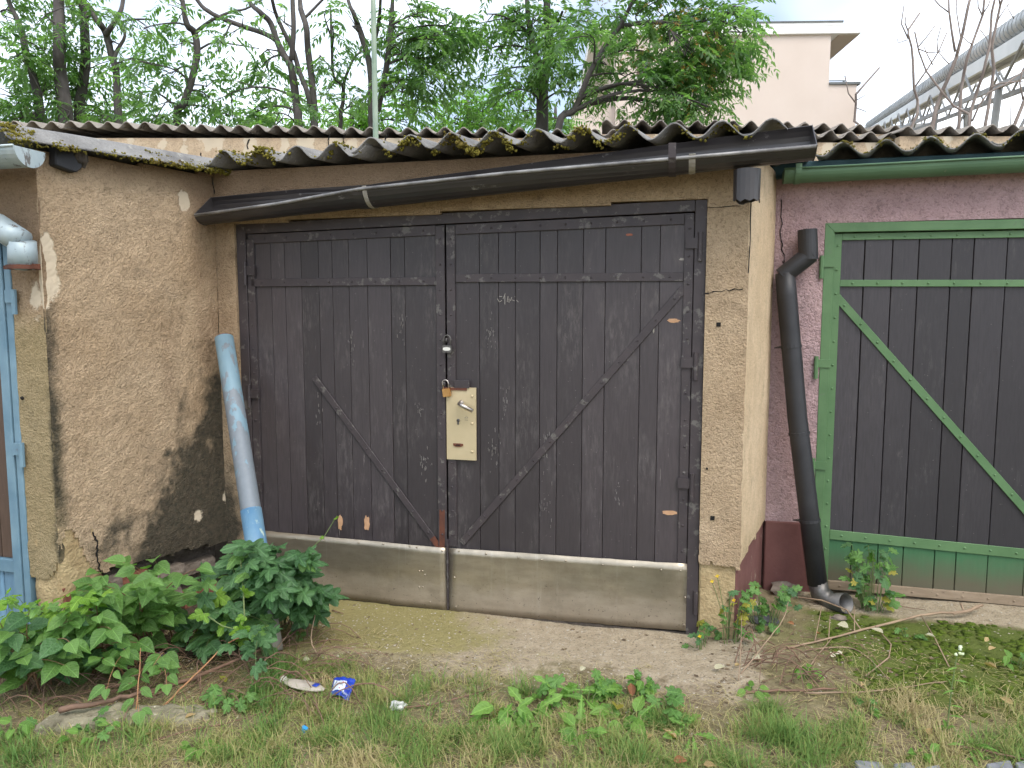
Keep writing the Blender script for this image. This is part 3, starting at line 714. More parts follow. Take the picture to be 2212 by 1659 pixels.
def padlock(x0, y0, wpx, hpx, body, label, tilt, shack, plate):
    """body centre at pixel x0,y0"""
    c = FM.at(x0, y0, D2 + .026); k = c.y / F / ray(x0, y0).y * ray(x0, y0).y
    wd = wpx * k / 2; ht = hpx * k / 2; ct, st = math.cos(tilt), math.sin(tilt)
    class T(Frame): pass
    fr = Frame((c.x, c.y), U, NF)
    root = thing('padlock', label, 'padlock', tuple(c), 'padlocks on the black door')
    rt = lambda s, z: (s * ct - z * st, c.z + s * st + z * ct)
    MB().fquad(fr, [rt(-wd, -ht), rt(wd, -ht), rt(wd, ht), rt(-wd, ht)], -.009, .009).build('body', M[body], root, bevel=.0025, seg=2)
    r = wd * .72; hs = wd * 1.35 * shack; pts = []
    for i in range(13):
        a = math.pi * i / 12; pts.append(fr.pt(*rt(-r * math.cos(a), ht + hs + r * math.sin(a)), 0))
    pts = [fr.pt(*rt(-r, ht - .004), 0)] + pts + [fr.pt(*rt(r, ht - .004), 0)]
    MB().tube(pts, .0038, 8).build('shackle', M['chrome'] if plate is None else M['steel'], root, smooth=True)
    if plate:
        q = []
        for i in range(16):
            a = 2 * math.pi * i / 16; q.append(rt(wd * .8 * max(-1, min(1, 1.15 * math.cos(a))), ht * .05 + ht * .5 * math.sin(a)))
        MB().fquad(fr, q, .0085, .0105).build('name_plate', M['white'], root)
    return root
padlock(966, 754, 21, 16, 'steel', 'dark steel padlock with oval white plate hanging high on the door seam', 0, 1.0, True)
padlock(965, 848, 18, 18, 'brass', 'brass padlock with bright shackle hanging beside the cream lock plate', R(8), 1.0, None)
# ------------------------------------------------------------------ pink garage (green framed door)
pink = thing('garage', 'right hand garage with pink render and green framed dark plank door', 'garage', tuple(FP.pt(1.3, 0, -.3)))
PDD = -.03
pL = FP.px(1778, 600)[0]; pT0 = FP.px(1790, 482); pT1 = FP.px(2212, 473)
ptop = lambda s: pT0[1] + (pT1[1] - pT0[1]) / (pT1[0] - pT0[0]) * (s - pT0[0])
P_END = 3.6; pR = pL + 2.45
PW = 2.335
wall_grid('wall', FP, lines(0, pL, pR, P_END, cell=.025), lines(.40, pT0[1], PW, cell=.025), lambda s, z: not (pL < s < pR and z < pT0[1]), M['pink'], pink,
          dict(damp=lambda s, z: .3 * sstep(2.2, 2.4, z) + .3 * sstep(.12, 0, s), mold=lambda s, z: 0., pale=lambda s, z: 0., alg=lambda s, z: 0.), thick=.08)
MB().fbox(FP, -.05, P_END, 0, PW, -.3, -.085).build('wall_core', M['mortar'], pink)
MB().fbox(FP, 0, pL - .003, -.02, .405, -.08, .012).build('plinth', M['plinth'], pink, bevel=.006)
MB().fbox(FP, pR + .003, P_END, -.02, .405, -.08, .012).build('plinth', M['plinth'], pink, bevel=.006)
crack(pink, FP, [FP.px(1690, 430), FP.px(1686, 520), FP.px(1696, 560), FP.px(1690, 640)], .006)
crack(pink, FP, [FP.px(1690, 565), FP.px(1705, 580), FP.px(1700, 620)], .004)
# frame
pf = MB(); g = .05
pf.fquad(FP, [(pL, .05), (pL + g, .05), (pL + g, ptop(pL) - g), (pL, ptop(pL))], -.06, .004)
pf.fquad(FP, [(pR - g, .05), (pR, .05), (pR, ptop(pR)), (pR - g, ptop(pR) - g)], -.06, .004)
pf.fquad(FP, [(pL + g + .0005, ptop(pL) - g), (pR - g - .0005, ptop(pR) - g), (pR - .0005, ptop(pR)), (pL + .0005, ptop(pL))], -.06, .003)
pf.build('door_frame', M['green'], pink, bevel=.002)
pz0 = lambda s: .045 - .0
pdl = MB().fbox(FP, pL + g + .002, pR - g - .002, .045, (ptop(pL) - g - .004, ptop(pR) - g - .004), -.075, -.056).build('door_leaf', M['mortar'], pink)
sp = seams(FP, [1868, 1928, 1985, 2056, 2104, 2176], 542, PDD)
while sp[-1] < pR - .35: sp.append(sp[-1] + random.uniform(.12, .19))
ed = [pL + g + .004] + sp + [pR - g - .004]
rl = (FP.px(1775, 1152, PDD)[1], FP.px(2212, 1195, PDD)[1], FP.px(1775, 1152, PDD)[0], FP.px(2212, 1195, PDD)[0])
railz = lambda s: rl[0] + (rl[1] - rl[0]) * (s - rl[2]) / (rl[3] - rl[2])
for a, c in zip(ed[:-1], ed[1:]):
    MB().fbox(FP, a + .002, c - .002, (railz(a) + .002, railz(c) + .002), (ptop(a) - g - .006, ptop(c) - g - .006), -.0555, PDD + random.uniform(-.002, .002)).build('plank', M['plank2'], pdl, bevel=.002)
    MB().fbox(FP, a + .002, c - .002, .06, (railz(a) - .002, railz(c) - .002), -.0555, PDD + random.uniform(-.002, .002)).build('kick_plank', M['greendirt'], pdl, bevel=.002)
def gstrap(a, c, wd, name='strap', d1=PDD + .011, n=None, step=.125, mat='green'):
    o = MB().bar(FP, a, c, wd, PDD + .003, d1).build(name, M[mat], pdl, bevel=.0015)
    n = n or int(math.hypot(c[0] - a[0], c[1] - a[1]) / step)
    rivets(pdl, FP, [(a[0] + (c[0] - a[0]) * (i + .5) / n, a[1] + (c[1] - a[1]) * (i + .5) / n) for i in range(n)], d1, .007, mat)
pp = lambda x, y: FP.px(x, y, PDD)
gst0 = pL + g + .022
gstrap((gst0, .06), (gst0, ptop(pL) - g - .006), .040, 'stile', PDD + .012)
gstrap((pR - g - .022, .06), (pR - g - .022, ptop(pR) - g - .006), .040, 'stile', PDD + .012)
gstrap((gst0 + .021, ptop(pL) - g - .024), (pR - g - .043, ptop(pR) - g - .024), .036)
a_, c_ = pp(1800, 612), pp(2212, 612); k_ = (c_[1] - a_[1]) / (c_[0] - a_[0]); gstrap((gst0 + .021, a_[1]), (pR - g - .043, a_[1] + k_ * (pR - g - .043 - a_[0])), .036)
gstrap((gst0 + .021, railz(gst0)), (pR - g - .043, railz(pR)), .055)
a_, c_ = pp(1806, 640), pp(2240, 1130); gstrap(a_, c_, .042, 'brace', PDD + .010)
gz_ = FP.px(1930, 1276, PDD)[1]; gz2 = FP.px(2212, 1296, PDD)[1]
gstrap((gst0 + .021, gz_ + .01), (pR - g - .043, gz2 - .01), .05, 'bottom_board', PDD + .022, mat='wood')
for y, x in ((568, 1775), (785, 1763), (1005, 1756)):
    s, z = FP.px(x, y, .01); b = MB().fbox(FP, s - .005, s + .075, z - .022, z + .022, .005, .012); b.tube([FP.pt(s, z - .085, .012), FP.pt(s, z + .04, .012)], .012, 8); b.build('hinge', M['green'], pdl)
MB().fbox(FP, -.05, P_END, PW - .002, PW + .085, -.2, .03).build('fascia', M['teal'], pink, bevel=.003)
pzE = FP.px(1900, 318, .12)[1]
PPH = -2 * math.pi * FP.px(1915, 302, .12)[0] / WAVE + math.pi / 2
p_s0 = FP.px(1762, 318, .12)[0]
pe = [p_s0, p_s0 + .9, p_s0 + 1.85, p_s0 + 2.8]
pslope = (FP.px(2190, 300, .12)[1] - pzE) / (FP.px(2190, 300, .12)[0] - FP.px(1900, 318, .12)[0])
psag = lambda s: pslope * (s - FP.px(1900, 318, .12)[0]) * .8
for i in range(3):
    sh_ = roof_sheet(pink, FP, pe[i] - (.07 if i else 0), pe[i + 1], .12, 5.2, pzE, .03, M['asb'], PPH, sag=psag, lift=.008 * (i % 2), amp=.034)
    pts = []
    for _ in range(200):
        s = random.uniform(pe[i], pe[i + 1]); z = pzE + .034 * math.sin(2 * math.pi * s / WAVE + PPH) + psag(s)
        if random.random() < .35 + .65 * sstep(-.2, .3, fbm(s * 4, 2.2)): t = abs(random.gauss(0, .04)); pts.append(FP.pt(s, z + .008 + .03 * t, .125) + Vector((PD[0], PD[1], 0)) * t)
    moss_on(sh_, pts, rmin=.004, rmax=.010)

# ------------------------------------------------------------------ left garage (blue framed door, long return wall)
left = thing('garage', 'left hand garage with mould stained beige side wall and blue door frame', 'garage', tuple(FL.pt(-1.2, 0, -.4)))
# return wall: broken bottom edge, mould in the corner
def botz(s):     # lower edge of the render
    base = .375 - .075 * s / L_RL
    if s < .17: base = .37 + .235 * math.exp(-((s - .05) / .07) ** 2)        # bite at the near corner
    return base + .012 * fbm(s * 16, 2.2)
def moldL(s, z):
    t = s / L_RL
    v = sstep(-.22, .42, (t - .20) * 1.05 - (z - .30) * .80 + .20 * fbm(s * 5, z * 5, 3) + .12 * fbm(s * 17, z * 12, 8)) * (.92 + .3 * fbm(s * 11, z * 7, 5))
    v = max(v, .55 * sstep(.93, 1.0, t) * sstep(1.5, .8, z))
    v = max(v, .62 * math.exp(-((s - .0) / .055) ** 2) * sstep(1.85, 1.45, z) * sstep(.5, .8, z))       # black run below the elbow
    return v
def dampL(s, z):
    t = s / L_RL
    return .85 * sstep(2.12, 2.36, z) + .75 * sstep(.70, .95, t) * sstep(.9, 1.5, z) * (.75 + .5 * fbm(s * 5, z * 2.2)) + .45 * math.exp(-((s - .62) / .07) ** 2) * sstep(1.75, 1.5, z) * sstep(.9, 1.2, z)
def paleL(s, z):
    v = 0
    for (x, y, rs, rz) in ((101, 545, .045, .11), (112, 610, .05, .07), (396, 432, .035, .05), (85, 640, .05, .06)):
        cs, cz = FRL.px(x, y); v = max(v, 1.15 - math.hypot((s - cs) / rs, (z - cz) / rz) * .6)
    for (x, y, rs, rz) in ((430, 1118, .05, .06), (487, 1072, .03, .06), (505, 1143, .03, .04)):
        cs, cz = FRL.px(x, y); v = max(v, .84 - math.hypot((s - cs) / rs, (z - cz) / rz) * .5)
    return v
rz_top = 2.40
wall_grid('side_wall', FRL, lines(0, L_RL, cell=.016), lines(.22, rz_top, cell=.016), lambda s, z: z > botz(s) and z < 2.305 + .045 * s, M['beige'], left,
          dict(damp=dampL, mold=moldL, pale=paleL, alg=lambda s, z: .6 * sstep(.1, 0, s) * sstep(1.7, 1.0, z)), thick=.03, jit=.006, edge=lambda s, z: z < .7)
# front face strip and over the door
fl0 = FL.px(44, 900)[0]        # right edge of blue frame (negative s)
wall_grid('wall', FL, lines(-2.9, -2.55, fl0, 0, cell=.02), lines(.22, 2.02, 2.29, cell=.02), lambda s, z: (s > fl0 or s < -2.55 or z > 2.02) and z > (.40 if s < -.16 else .38 + 1.2 * max(0, s + .07)) + .012 * fbm(s * 20, 4), M['beige'], left,
          dict(damp=lambda s, z: .85 * sstep(1.5, 2.0, z) + .25, mold=lambda s, z: .5 * sstep(-.03, 0, s) * sstep(1.5, .9, z), pale=lambda s, z: .9 - math.hypot((s + .05) / .07, (z - 1.66) / .13) * .7 if z < 1.8 else 0, alg=lambda s, z: .85 * sstep(1.75, 1.45, z)), thick=.03, jit=.006, edge=lambda s, z: z < .6)
# core and exposed patch of old plaster at the corner
cb = MB(); cb.fbox(FRL, .035, L_RL + .1, .30, 2.29, -.35, -.035); cb.build('wall_core', M['mortar'], left)
MB().fbox(FL, -2.9, -.035, .40, 2.28, -.35, -.035).build('wall_core', M['mortar'], left)
pb = MB(); n_ = 14
cst = []
for j in range(n_ + 1):
    z = .215 + .43 * j / n_
    ring = []
    for i in range(11):
        t = i / 10
        if t < .5: q = FL.pt(-.15 * (1 - t / .5), z, -.006 + .012 * fbm(t * 6, z * 14, 3))
        else: q = FRL.pt((t - .5) / .5 * .20, z, -.006 + .012 * fbm(t * 6, z * 14, 3))
        if j == 0: q.z += .02 * fbm(t * 9, 1.1)
        ring.append(q)
    cst.append(ring)
pb.sweep(cst, lambda i: cst[i], cap=False)
pbo = pb.build('corner_plaster', M['plaster'], left, smooth=True); m_ = pbo.modifiers.new('t', 'SOLIDIFY'); m_.thickness = .05; m_.offset = -1
crack(left, FRL, [(.165, .56), (.18, .50), (.178, .43), (.19, .36)], .006, .006)
crack(left, FRL, [FRL.px(455, 380), FRL.px(470, 450), FRL.px(476, 520), FRL.px(474, 600)], .005, .006)
crack(left, FRL, [FRL.px(432, 330), FRL.px(438, 365)], .005, .006)
# rubble and bricks under the render
MB().fbox(FRL, .02, L_RL, -.05, .37, -.35, -.10).build('foundation', M['mortar'], left)
MB().fbox(FL, -.6, -.06, -.05, .35, -.35, -.06).build('foundation', M['mortar'], left)
def rubble(fr, s0, s1, z0, z1, mat, name, d=-.03):
    c = fr.pt((s0 + s1) / 2, (z0 + z1) / 2, d - .04); b = MB()
    bm = bmesh.new(); bmesh.ops.create_cube(bm, size=1)
    bmesh.ops.subdivide_edges(bm, edges=bm.edges[:], cuts=2, use_grid_fill=True)
    o = random.random() * 90
    for v in bm.verts:
        q = v.co; L = q.length; q = q * (1 - .25 * max(0, L - .62)) + q.normalized() * .09 * mnoise.noise(q * 3.1 + Vector((o, 0, 0)))
        v.co = q
    vs = [fr.pt((s0 + s1) / 2 + v.co.x * (s1 - s0), (z0 + z1) / 2 + v.co.z * (z1 - z0), d - .04 + v.co.y * -.10) for v in bm.verts]
    b.add(vs, [tuple(v.index for v in f.verts) for f in bm.faces]); bm.free()
    return b.build(name, M[mat], left)
for (x0, x1, y0, y1, mt, nm) in ((178, 230, 1252, 1300, 'stone', 'rubble_stone'), (228, 262, 1235, 1290, 'stone', 'rubble_stone'), (178, 250, 1302, 1345, 'stone', 'rubble_stone'), (262, 322, 1225, 1300, 'brickred', 'brick'), (256, 320, 1300, 1350, 'brickred', 'brick'), (325, 395, 1215, 1262, 'stone', 'rubble_stone'), (325, 390, 1265, 1330, 'stone', 'rubble_stone'), (398, 468, 1200, 1250, 'stone', 'rubble_stone'), (398, 470, 1255, 1320, 'brickred', 'brick'), (180, 260, 1348, 1400, 'stone', 'rubble_stone')):
    a_, c_ = FRL.px(x0, y1, -.03), FRL.px(x1, y0, -.03); rubble(FRL, a_[0], c_[0], max(-.05, a_[1]), c_[1], mt, nm, -.02 - random.uniform(0, .03))
for (x0, x1, y0, y1) in ((102, 146, 1285, 1318), (100, 150, 1320, 1350), (100, 140, 1270, 1284)):
    a_, c_ = FL.px(x0, y1, -.02), FL.px(x1, y0, -.02); rubble(FL, a_[0], c_[0], max(-.05, a_[1]), c_[1], 'brickred', 'brick', -.02)
# purlin end sticking out of the return wall
a_, c_ = FRL.px(122, 362, .05), FRL.px(178, 318, .05)
b = MB().fquad(FRL, [(a_[0], a_[1] + .012), (a_[0] + .05, a_[1]), (c_[0] - .03, a_[1] - .006), (c_[0], a_[1] + .02), (c_[0] - .004, c_[1] + .03), (a_[0] + .01, c_[1] + .03)], -.02, .045)
b.build('purlin_end', M['tar'], left, bevel=.006)
b = MB(); b.lump(FRL.at(172, 340, .03), .045, (.7, .7, 1.2), .5, 3); b.build('mortar_lump', M['mortar'], left)
# roof of the left garage: right hand edge in view
lE = FL.px(40, 287, .16)[1]
LPH = 2 * math.pi * .035 / WAVE + math.pi / 2
LS1 = .062
for i, (a, c) in enumerate(((-1.95, -.92), (-.99, LS1))):
    sh_ = roof_sheet(left, FL, a, c, .17, 5.6, lE, .045, M['asb'], LPH, lift=.008 * i, amp=.036, thick=.010)
    if i == 1:
        pts = []
        for _ in range(700):
            t = random.uniform(.0, 1.15); dn = .2 + .8 * sstep(.45, .9, t) + .9 * (abs(t - .22) < .03) + .6 * (abs(t - .03) < .05)
            if random.random() > dn: continue
            s = LS1 - abs(random.gauss(0, .012)) if random.random() < .8 else LS1 - random.uniform(0, .06)
            p = FL.pt(s, 0, .17) + Vector((PD[0], PD[1], 0)) * t; z = lE + .008 + .045 * t + .036 * math.sin(2 * math.pi * s / WAVE + LPH)
            pts.append((p.x, p.y, z + random.uniform(-.012, .010)))
        for _ in range(60): t = .05 + random.gauss(0, .035); s = LS1 - .05 + random.gauss(0, .02); p = FL.pt(s, 0, .17) + Vector((PD[0], PD[1], 0)) * abs(t); pts.append((p.x, p.y, lE + .02 + .036 * math.sin(2 * math.pi * s / WAVE + LPH)))
        moss_on(sh_, pts, rmin=.004, rmax=.012)
# blue frame, door
lf = MB(); fx = fl0
lf.fbox(FL, fx - .035, fx - .001, .02, 1.96, -.05, .006); lf.fbox(FL, fx - .085, fx - .040, .02, 1.96, -.05, .012); lf.fbox(FL, -2.55, fx - .001, 1.965, 2.015, -.05, .008)
lf.build('door_frame', M['blueframe'], left, bevel=.003)
ll = MB().fbox(FL, -2.5, fx - .088, .02, 1.95, -.09, -.06).build('door_leaf', M['mortar'], left)
zz0 = FL.px(20, 1207, -.02)[1]; zz1 = FL.px(20, 1235, -.02)[1]
s_ = fx - .09
while s_ > -2.3:
    wd = random.uniform(.10, .13); MB().fbox(FL, s_ - wd + .004, s_, zz0 + .002, 1.945, -.059, -.03).build('plank', M['plank3'], ll, bevel=.002)
    MB().fbox(FL, s_ - wd + .004, s_, .10, zz1 - .002, -.059, -.032).build('kick_plank', M['plank4'] if zz1 > .2 else M['plank3'], ll, bevel=.002); s_ -= wd
MB().fbox(FL, -2.4, fx - .088, zz1, zz0, -.058, -.012).build('rail', M['blueframe'], ll, bevel=.003)
for y, x in ((640, 25), (970, 42)):
    s, z = FL.px(x, y, .012); b = MB().fbox(FL, s - .03, s + .03, z - .028, z + .028, .0125, .02); b.tube([FL.pt(s + .02, z - .08, .02), FL.pt(s + .02, z + .03, .02)], .012, 8); b.build('hinge', M['blueframe'], ll)
MB().lump(FL.at(48, 860, .015), .009).build('bolt_head', M['hole'], ll)

# ------------------------------------------------------------------ gutters
def gutter_prof(c, u, up, n, r, rot, th=.004, m=14, a0=-6, a1=186):
    """half round section open to the top; rot tips it forward"""
    pts = []
    for rr, rg in ((r, range(m + 1)), (r - th, range(m, -1, -1))):
        for i in rg:
            a = R(a0 + (a1 - a0) * i / m) + rot            # from the front lip down and round to the back lip
            pts.append(c + n * (math.cos(a) * rr) - up * (math.sin(a) * rr))
    return pts
UP = Vector((0, 0, 1)); U3 = Vector((U[0], U[1], 0)); N3 = Vector((NF[0], NF[1], 0))
gut = thing('rain_gutter', 'black half round gutter sagging to the left across the beige front', 'gutter', tuple(FM.pt(1.4, 2.2, .15)))
gp = [FM.at(440, 448, .13), FM.at(620, 427, .14), FM.at(786, 407, .145), FM.at(792, 406, .145), FM.at(1100, 369, .16), FM.at(1450, 330, .18), FM.at(1758, 296, .19)]
rr_ = [.092, .094, .096, .101, .102, .100, .097]; rot_ = [R(37), R(29), R(15), R(15), R(19), R(29), R(37)]
gb = MB()
gb.sweep(gp, lambda i: gutter_prof(gp[i], U3, UP, N3, rr_[i], rot_[i]), close=True)
gb.build('channel', M['gutblack'], gut, smooth=False)
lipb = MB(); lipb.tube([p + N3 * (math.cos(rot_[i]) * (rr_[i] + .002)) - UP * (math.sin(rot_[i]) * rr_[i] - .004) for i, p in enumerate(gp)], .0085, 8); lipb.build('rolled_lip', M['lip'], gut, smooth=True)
for i, nm in ((0, 'end_cap'), (6, 'end_cap')):
    pr = gutter_prof(gp[i], U3, UP, N3, rr_[i] + .002, rot_[i])[:15]; sgn = -1 if i == 0 else 1
    b = MB(); b.add(pr + [p + U3 * sgn * .004 for p in pr], [tuple(range(15)), tuple(range(29, 14, -1))] + [(k, (k + 1) % 15, (k + 1) % 15 + 15, k + 15) for k in range(15)]); b.build(nm, M['gutblack'], gut)
def strap_round(i0, t, wd, mat, r_add=.003, name='joint_band', a0=-10, a1=150):
    c = gp[i0].lerp(gp[i0 + 1], t); r = rr_[i0]; q = [c - U3 * wd / 2, c + U3 * wd / 2]; b = MB()
    b.sweep(q, lambda i: gutter_prof(q[i], U3, UP, N3, r + r_add, rot_[i0], r_add, a0=a0, a1=a1), close=True); return b.build(name, M[mat], gut)
strap_round(2, .5, .05, 'gutblack', .006); strap_round(3, .045, .022, 'scr', .003, 'sealant'); strap_round(5, .155, .028, 'scr', .0025, 'sealant')
sx = FM.px(1455, 350, .23)[0]
b = MB(); hx = gp[5].lerp(gp[6], .012); pr = [p for p in gutter_prof(hx, U3, UP, N3, .105, rot_[5])[:10]]
path = [hx + UP * .02 + N3 * .102] + pr
b.sweep(path, lambda i: [path[i] - U3 * .016, path[i] + U3 * .016, path[i] + U3 * .016 + N3 * .004, path[i] - U3 * .016 + N3 * .004], close=True); b.build('bracket', M['iron'], gut)
# torn outlet spout
oc = FM.at(1614, 372, .19); b = MB(); n_ = 18
ob = [[oc + Vector((math.cos(2 * math.pi * i / n_) * rr * U3.x - math.sin(2 * math.pi * i / n_) * rr * N3.x, math.cos(2 * math.pi * i / n_) * rr * U3.y - math.sin(2 * math.pi * i / n_) * rr * N3.y, zz + (random.uniform(-.008, .012) if k == 2 else 0))) for i in range(n_)] for k, (zz, rr) in enumerate(((.01, .054), (-.07, .053), (-.125, .053)))]
b.sweep(ob, lambda i: [q for q in ob[i]] + [ob[i][0]], cap=False); oo = b.build('outlet_spout', M['gutblack'], gut); mm_ = oo.modifiers.new('t', 'SOLIDIFY'); mm_.thickness = .004
pg = thing('rain_gutter', 'green half round gutter along the top of the pink wall', 'gutter', tuple(FP.pt(1.5, 2.2, .08)))
q0, q1 = FP.at(1694, 372, .10), FP.at(2240, 344, .10); q2 = q1 + (q1 - q0).normalized() * 1.0
q = [q0, q1, q2]; b = MB(); b.sweep(q, lambda i: gutter_prof(q[i], U3, UP, N3, .062, R(-6)), close=True); b.build('channel', M['gutgreen'], pg)
b = MB(); pr = gutter_prof(q0, U3, UP, N3, .0635, R(-6))[:15]; b.add(pr + [p - U3 * .004 for p in pr], [tuple(range(15)), tuple(range(29, 14, -1))] + [(k, (k + 1) % 15, (k + 1) % 15 + 15, k + 15) for k in range(15)]); b.build('end_cap', M['gutgreen'], pg)
MB().tube([p + N3 * .065 + UP * .006 for p in q], .006, 8).build('rolled_lip', M['gutgreen'], pg, smooth=True)
hx = q0.lerp(q1, .055); pr = gutter_prof(hx, U3, UP, N3, .067, R(-6))[:11]; path = [hx + UP * .03 + N3 * .066] + pr
b = MB(); b.sweep(path, lambda i: [path[i] - U3 * .016, path[i] + U3 * .016, path[i] + U3 * .016 + N3 * .004, path[i] - U3 * .016 + N3 * .004], close=True); b.build('bracket', M['gutgreen'], pg)
lg = thing('rain_gutter', 'pale galvanised gutter end on the left hand garage', 'gutter', tuple(FL.pt(-.3, 2.2, .15)))
q0 = FL.at(62, 322, .16); q1 = q0 - U3 * 2.0; q = [q1, q0]
b = MB(); b.sweep(q, lambda i: gutter_prof(q[i], U3, UP, N3, .072, 0, a0=0, a1=180), close=True); b.build('channel', M['gutgrey'], lg)
b = MB(); pr = gutter_prof(q0, U3, UP, N3, .075, 0, a0=0, a1=180)[:15]; b.add(pr + [p + U3 * .006 for p in pr], [tuple(range(15)), tuple(range(29, 14, -1))] + [(k, (k + 1) % 15, (k + 1) % 15 + 15, k + 15) for k in range(15)]); b.build('end_cap', M['gutgrey'], lg)
MB().tube([p + N3 * .073 for p in q], .006, 8).build('rolled_lip', M['gutgrey'], lg, smooth=True)
# elbow and stub of its downpipe
lp = thing('downpipe_elbow', 'short weathered grey downpipe elbow with rusty clamp on the left', 'downpipe', tuple(FL.at(40, 570, .10)))
e0, e1, e2, e3 = FL.at(-60, 470, .10), FL.at(-5, 488, .10), FL.at(48, 528, .09), FL.at(50, 575, .07)
MB().tube([e0, e1, e1.lerp(e2, .5) + Vector((0, 0, .004)), e2 + Vector((0, 0, .012))], [.052, .054, .054, .052], 14).build('elbow', M['gutgrey'], lp, smooth=True)
MB().tube([e2 + Vector((0, 0, .015)), e2.lerp(e3, .5), e3 - Vector((0, 0, .004))], [.054, .056, .056], 14).build('stub', M['gutgrey'], lp, smooth=True)
MB().tube([e3 + Vector((0, 0, .004)), e3 - Vector((0, 0, .014))], .064, 14).build('clamp', M['ironrust'], lp)
cl_ = MB(); cl_.fbox(Frame((e3.x, e3.y), U, NF), -.10, -.055, e3.z - .012, e3.z + .004, -.006, .006); cl_.fbox(Frame((e3.x, e3.y), U, NF), .055, .085, e3.z - .012, e3.z + .008, -.006, .012); cl_.build('clamp_lug', M['ironrust'], lp)

# ------------------------------------------------------------------ leaning pipes
bp = thing('downpipe', 'broken pale blue downpipe leaning in the corner beside the black door', 'downpipe', tuple(onz(590, 1405)))
t0 = FM.at(484, 730, .075); t1 = onz(590, 1408, .02); tm = t0.lerp(t1, .60)
MB().tube([t0, t0.lerp(t1, .2), t0.lerp(t1, .4), tm, t0.lerp(t1, .8), t1], [.049, .049, .049, .049, .047, .047], 20).build('pipe', M['bluepipe'], bp, smooth=True)
MB().tube([t0.lerp(t1, .585), t0.lerp(t1, .84)], .0515, 20, cap=True).build('sleeve', M['bluesleeve'], bp, smooth=True)
MB().tube([t0 + (t0 - t1).normalized() * .003, t0 + (t0 - t1).normalized() * .006], [.047, .044], 20).build('pipe_mouth', M['brickred'], bp)
kp = thing('downpipe', 'black downpipe with bent top leaning against the pink wall', 'downpipe', tuple(FP.pt(.42, 0, .18)))
kk = [FP.at(1744, 496, .08), FP.at(1746, 553, .08), FP.at(1696, 592, .075), FP.at(1700, 640, .075), FP.at(1722, 900, .12), FP.at(1766, 1262, .17)]
MB().tube([kk[0], kk[0].lerp(kk[1], .9), kk[1] - Vector((0, 0, .02))], .051, 24).build('swan_neck', M['pipeblack'], kp)
MB().tube([kk[1] + (kk[1] - kk[2]) * .12, kk[1].lerp(kk[2], .5), kk[2] + (kk[2] - kk[1]) * .14], .0495, 24).build('swan_neck', M['pipeblack'], kp)
MB().tube([kk[2] + Vector((0, 0, .006)), kk[3], kk[3].lerp(kk[4], .5), kk[4], kk[4].lerp(kk[5], .5), kk[5]], [.052, .053, .052, .052, .052, .052], 16).build('pipe', M['pipeblack'], kp, smooth=True)
for t, seg in ((.42, (3, 4)), (.62, (4, 5)), (.10, (4, 5))):
    a_, c_ = kk[seg[0]], kk[seg[1]]; p = a_.lerp(c_, t); ax = (c_ - a_).normalized()
    MB().tube([p - ax * .008, p + ax * .008], .056, 16).build('clamp', M['pipeblack'], kp)
    if t != .10: MB().tube([p - U3 * .05, p - U3 * .085 - N3 * .02 - UP * .008], [.008, .004], 6).build('clamp_pin', M['iron'], kp)
bt = [kk[5] + Vector((0, 0, .01)), kk[5] + Vector((.012, -.012, -.045)), kk[5] + Vector((.06, -.045, -.085)), onz(1828, 1303, .055)]
b = MB(); b.tube(bt, [.051, .053, .053, .054], 16, cap=False); bo = b.build('boot', M['steel'], kp, smooth=True); mm_ = bo.modifiers.new('t', 'SOLIDIFY'); mm_.thickness = .003
# ------------------------------------------------------------------ rear rows of garages behind the roofs
def rear(label, x0, x1, mids, dep, wall_h_px, mat='asb2', cx=0):
    a_ = ondep(x0, 285, dep); c_ = ondep(x1, 285, dep)
    fr = Frame((a_.x, dep), (1, 0), (0, -1)); L = c_.x - a_.x
    root = thing('garage', label, 'garage', (a_.x + L / 2, dep + .2, 0), 'garages of the rear row')
    P_ = [(ondep(x, y, dep).x - a_.x, ondep(x, y, dep).z) for x, y in mids]
    def zf(s):
        if s <= P_[0][0]: return P_[0][1]
        for (s0, z0), (s1, z1) in zip(P_[:-1], P_[1:]):
            if s <= s1: return z0 + (z1 - z0) * (s - s0) / (s1 - s0)
        return P_[-1][1]
    zm = min(z for s, z in P_)
    wall_grid('wall', fr, lines(0, L, cell=.06), lines(zm - 1.2, zm - .04, cell=.04), lambda s, z: True, M['rearw'], root,
              dict(damp=lambda s, z: .5 * sstep(zm - .12, zm - .05, z), mold=lambda s, z: 0., pale=lambda s, z: .35 + .45 * sstep(.0, .3, fbm(s * 6, z * 1.5, 2)), alg=lambda s, z: 0.), d=-.05, thick=.1)
    MB().fbox(fr, 0.02, L - .02, 0, zm - .05, -4, -.16).build('wall_core', M['mortar'], root)
    n = max(1, round(L / 1.05)); st = L / n
    for i in range(n):
        roof_sheet(root, fr, i * st - (.07 if i else 0), (i + 1) * st, 0, 4.2, 0, .10, M[mat], cx, sag=zf, lift=.010 * (i % 2), amp=.036, dirv=(.12, 1), thick=.012, nt_=4)
    return root, fr, zf
r1, f1, z1f = rear('long rear garage with cream wall and grey corrugated roof behind the middle garage', -60, 1330, [(-60, 268), (300, 274), (608, 281), (1000, 285.5), (1250, 287), (1330, 288)], 8.5, 20)
for x, y0, y1 in ((715, 287, 320), (748, 287, 318), (838, 290, 316), (540, 300, 322)):
    crack(r1, f1, [f1.px(x, y0, -.05), f1.px(x - 6, (y0 + y1) / 2, -.05), f1.px(x - 4, y1, -.05)], .012, -.043)
r2, f2, z2f = rear('rear garage with brownish corrugated roof below the tall pale building', 1300, 1960, [(1300, 267), (1375, 267), (1773, 274), (1960, 280)], 8.8, 20)
